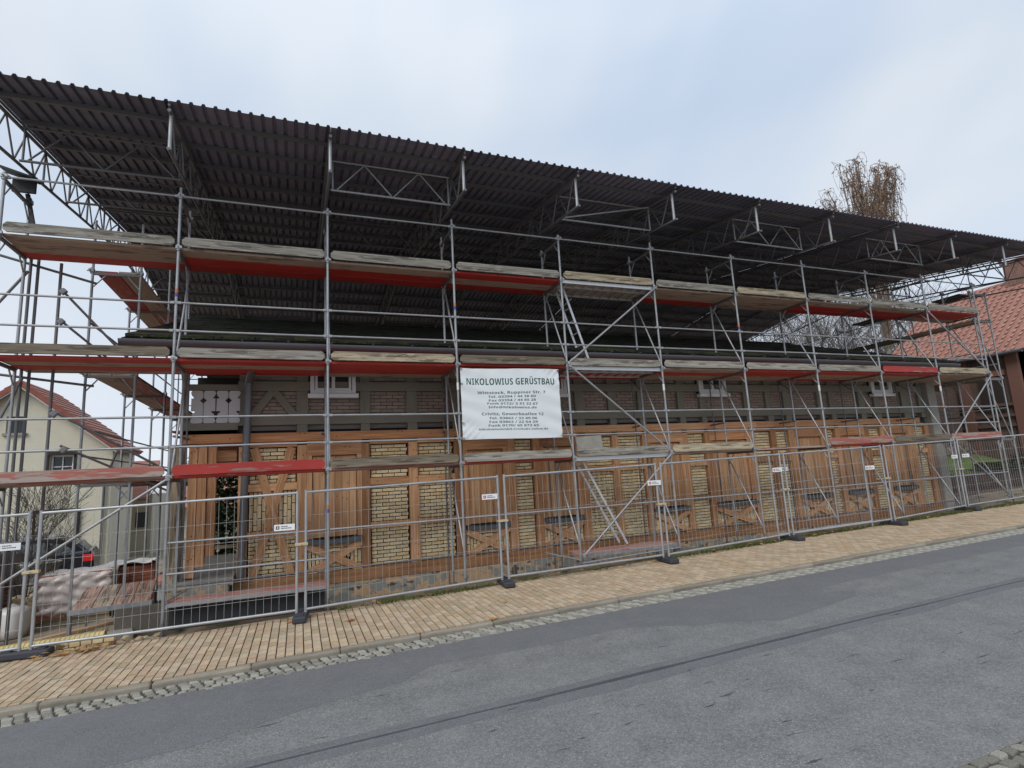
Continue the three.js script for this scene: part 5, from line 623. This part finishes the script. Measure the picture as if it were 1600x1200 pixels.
{ // birch: ascending limbs and long, thin, wavy hanging twigs
  const T = thing('birch_tree', 'tall thin birch rising above the metal roof, a few brown leaves left', 'tree', [45.2, -1.5, -18]), H = 26.3, R = 3.5, tr = [], br = [], lv = []; const line = (pts, r0, r1, out, n) => { for (let i = 0; i < pts.length - 1; i++) { const t = i / (pts.length - 1), u = (i + 1) / (pts.length - 1); out.push(tube(pts[i].toArray(), pts[i + 1].toArray(), r0 + (r1 - r0) * u, n, r0 + (r1 - r0) * t)); } };
  const tp = []; for (let i = 0; i <= 10; i++) tp.push(new THREE.Vector3(Math.sin(i * .8) * .12, H * 0.86 * i / 10 - .3, Math.cos(i * .7) * .12)); line(tp, 0.38, 0.06, tr, 9);
  for (let k = 0; k < 36; k++) {
    const az = k * 2.4 + rr(-.3, .3), y0 = H * (0.34 + 0.42 * rnd()), rad = R * Math.sqrt(rr(0.05, 1)), y1 = H - 0.6 - 4.6 * Math.pow(rad / R, 2.4) - rr(0, 1.6), pts = []; for (let i = 0; i <= 8; i++) { const t = i / 8; pts.push(new THREE.Vector3(Math.cos(az) * rad * Math.pow(t, .75) + Math.sin(i * 1.7 + k) * .16, y0 + (y1 - y0) * t, Math.sin(az) * rad * Math.pow(t, .75) + Math.cos(i * 1.9 + k) * .16)); } line(pts, 0.10, 0.03, br, 5);
    for (let j = 0; j < 36; j++) { const q = pts[3 + Math.floor(rnd() * 6)].clone(), a2 = rr(0, 6.28), o = rr(0.2, 0.75), up = rr(0.1, 0.8), dn = rr(0.8, 3.2), w = []; const n = 7, ph = rr(0, 6); for (let i = 0; i <= n; i++) { const t = i / n; w.push(new THREE.Vector3(q.x + Math.cos(a2) * o * Math.min(1, t * 2.2) + 0.09 * Math.sin(ph + t * 9), q.y + up * Math.sin(Math.min(1, t * 2) * 1.57) - dn * t * t, q.z + Math.sin(a2) * o * Math.min(1, t * 2.2) + 0.09 * Math.cos(ph + t * 8))); } line(w, 0.017, 0.011, br, 3); if (q.y > H * 0.74) for (let z = 0; z < 3; z++) lv.push(w[Math.floor(rnd() * n)]); }
  }
  mesh('trunk', tr, M.birch, T); mesh('branches', br, M.birchTwig, T); const base = new THREE.PlaneGeometry(0.11, 0.085); mesh('leaves', lv.map(p => { const g = base.clone(); g.rotateX(rr(0, 3)); g.rotateY(rr(0, 6)); g.translate(p.x + rr(-.1, .1), p.y + rr(-.1, .1), p.z + rr(-.1, .1)); return g; }), M.leafBr, T, true);
}
[[41, -26, 13, 'bare tree seen under the roof edge, leftmost of the group'], [49, -27, 15, 'bare tree seen under the roof, second of the group from the left'], [56, -30, 15.5, 'bare forked tree behind the birch trunk'], [62, -28, 16, 'bare tree right of the birch trunk, behind the house roof'], [69, -30, 17, 'bare tree rising at the far right above the tiled roof'], [37, -20, 9, 'smaller bare tree close behind the building roof'], [34, -24, 11, 'thin bare tree at the left end of the gap under the roof'], [45, -21, 12, 'bare tree close beside the birch trunk on its left'], [53, -23, 13, 'bare tree close beside the birch trunk on its right'], [60, -36, 19, 'tallest bare tree deep behind the tiled house']].forEach(([x, z, h, l]) => tree('bare_tree', l, [x, -1.5, z], h * 1.4, { ...bare, r: 0.16 + h * 0.01 }, 'bare trees behind the building'));
tree('bare_tree', 'slender bare tree standing in front of the tiled house roof', [26.6, -1, -7.6], 6.6, { wig: 0.3, lv: 3, clear: 1, kids: 5, spread: 0.5, r: 0.09, minr: 0.012, rad: 2.3, bark: M.bark, twig: M.twig }, 'bare trees behind the building');
tree('bare_shrub', 'bare spreading shrub in front of the cream gable at the left', [-3.35, gy(-3.3, -4.5), -4.5], 3.7, { wig: 0.3, lv: 3, clear: 0, kids: 5, spread: 0.62, r: 0.05, bark: M.bark, twig: M.twig }, 'bare shrubs at the left');
tree('bare_shrub', 'lower bare shrub behind the left fence by the dark boards', [-3.75, gy(-3.7, -3.4), -3.4], 1.7, { wig: 0.3, lv: 3, clear: 0, kids: 4, spread: 0.6, r: 0.035, bark: M.bark, twig: M.twig }, 'bare shrubs at the left');
tree('bare_tree', 'small distant bare tree between the cream house and the scaffold', [-6.5, -3, -42], 6.2, { ...bare, r: 0.12 }, 'bare trees behind the building'); tree('bare_tree', 'bare tree in the far distance seen through the left scaffold legs', [-2.5, -3, -40], 6.0, { ...bare, r: 0.12 }, 'bare trees behind the building');
{ const lf = [], p = new THREE.PlaneGeometry(0.09, 0.07); for (let k = 0; k < 4200; k++) { const g = p.clone(); g.rotateX(rr(0, 3)); g.rotateY(rr(0, 6)); const a = rr(0, 6.28), q = Math.sqrt(rnd()), y = rr(0, 3.4); g.translate(0.1 + Math.cos(a) * q * 0.75, gy(0, -6) + 0.2 + y, -6 + Math.sin(a) * q * 0.6); lf.push(g); } const S = thing('ivy_bush', 'dark evergreen bush seen through the porch', 'bush'); mesh('foliage', lf, M.ivy, S); mesh('stem', tube([0.1, gy(0, -6), -6], [0.15, gy(0, -6) + 1.8, -6], 0.04), M.bark, S); }
renderer.render(scene, camera);
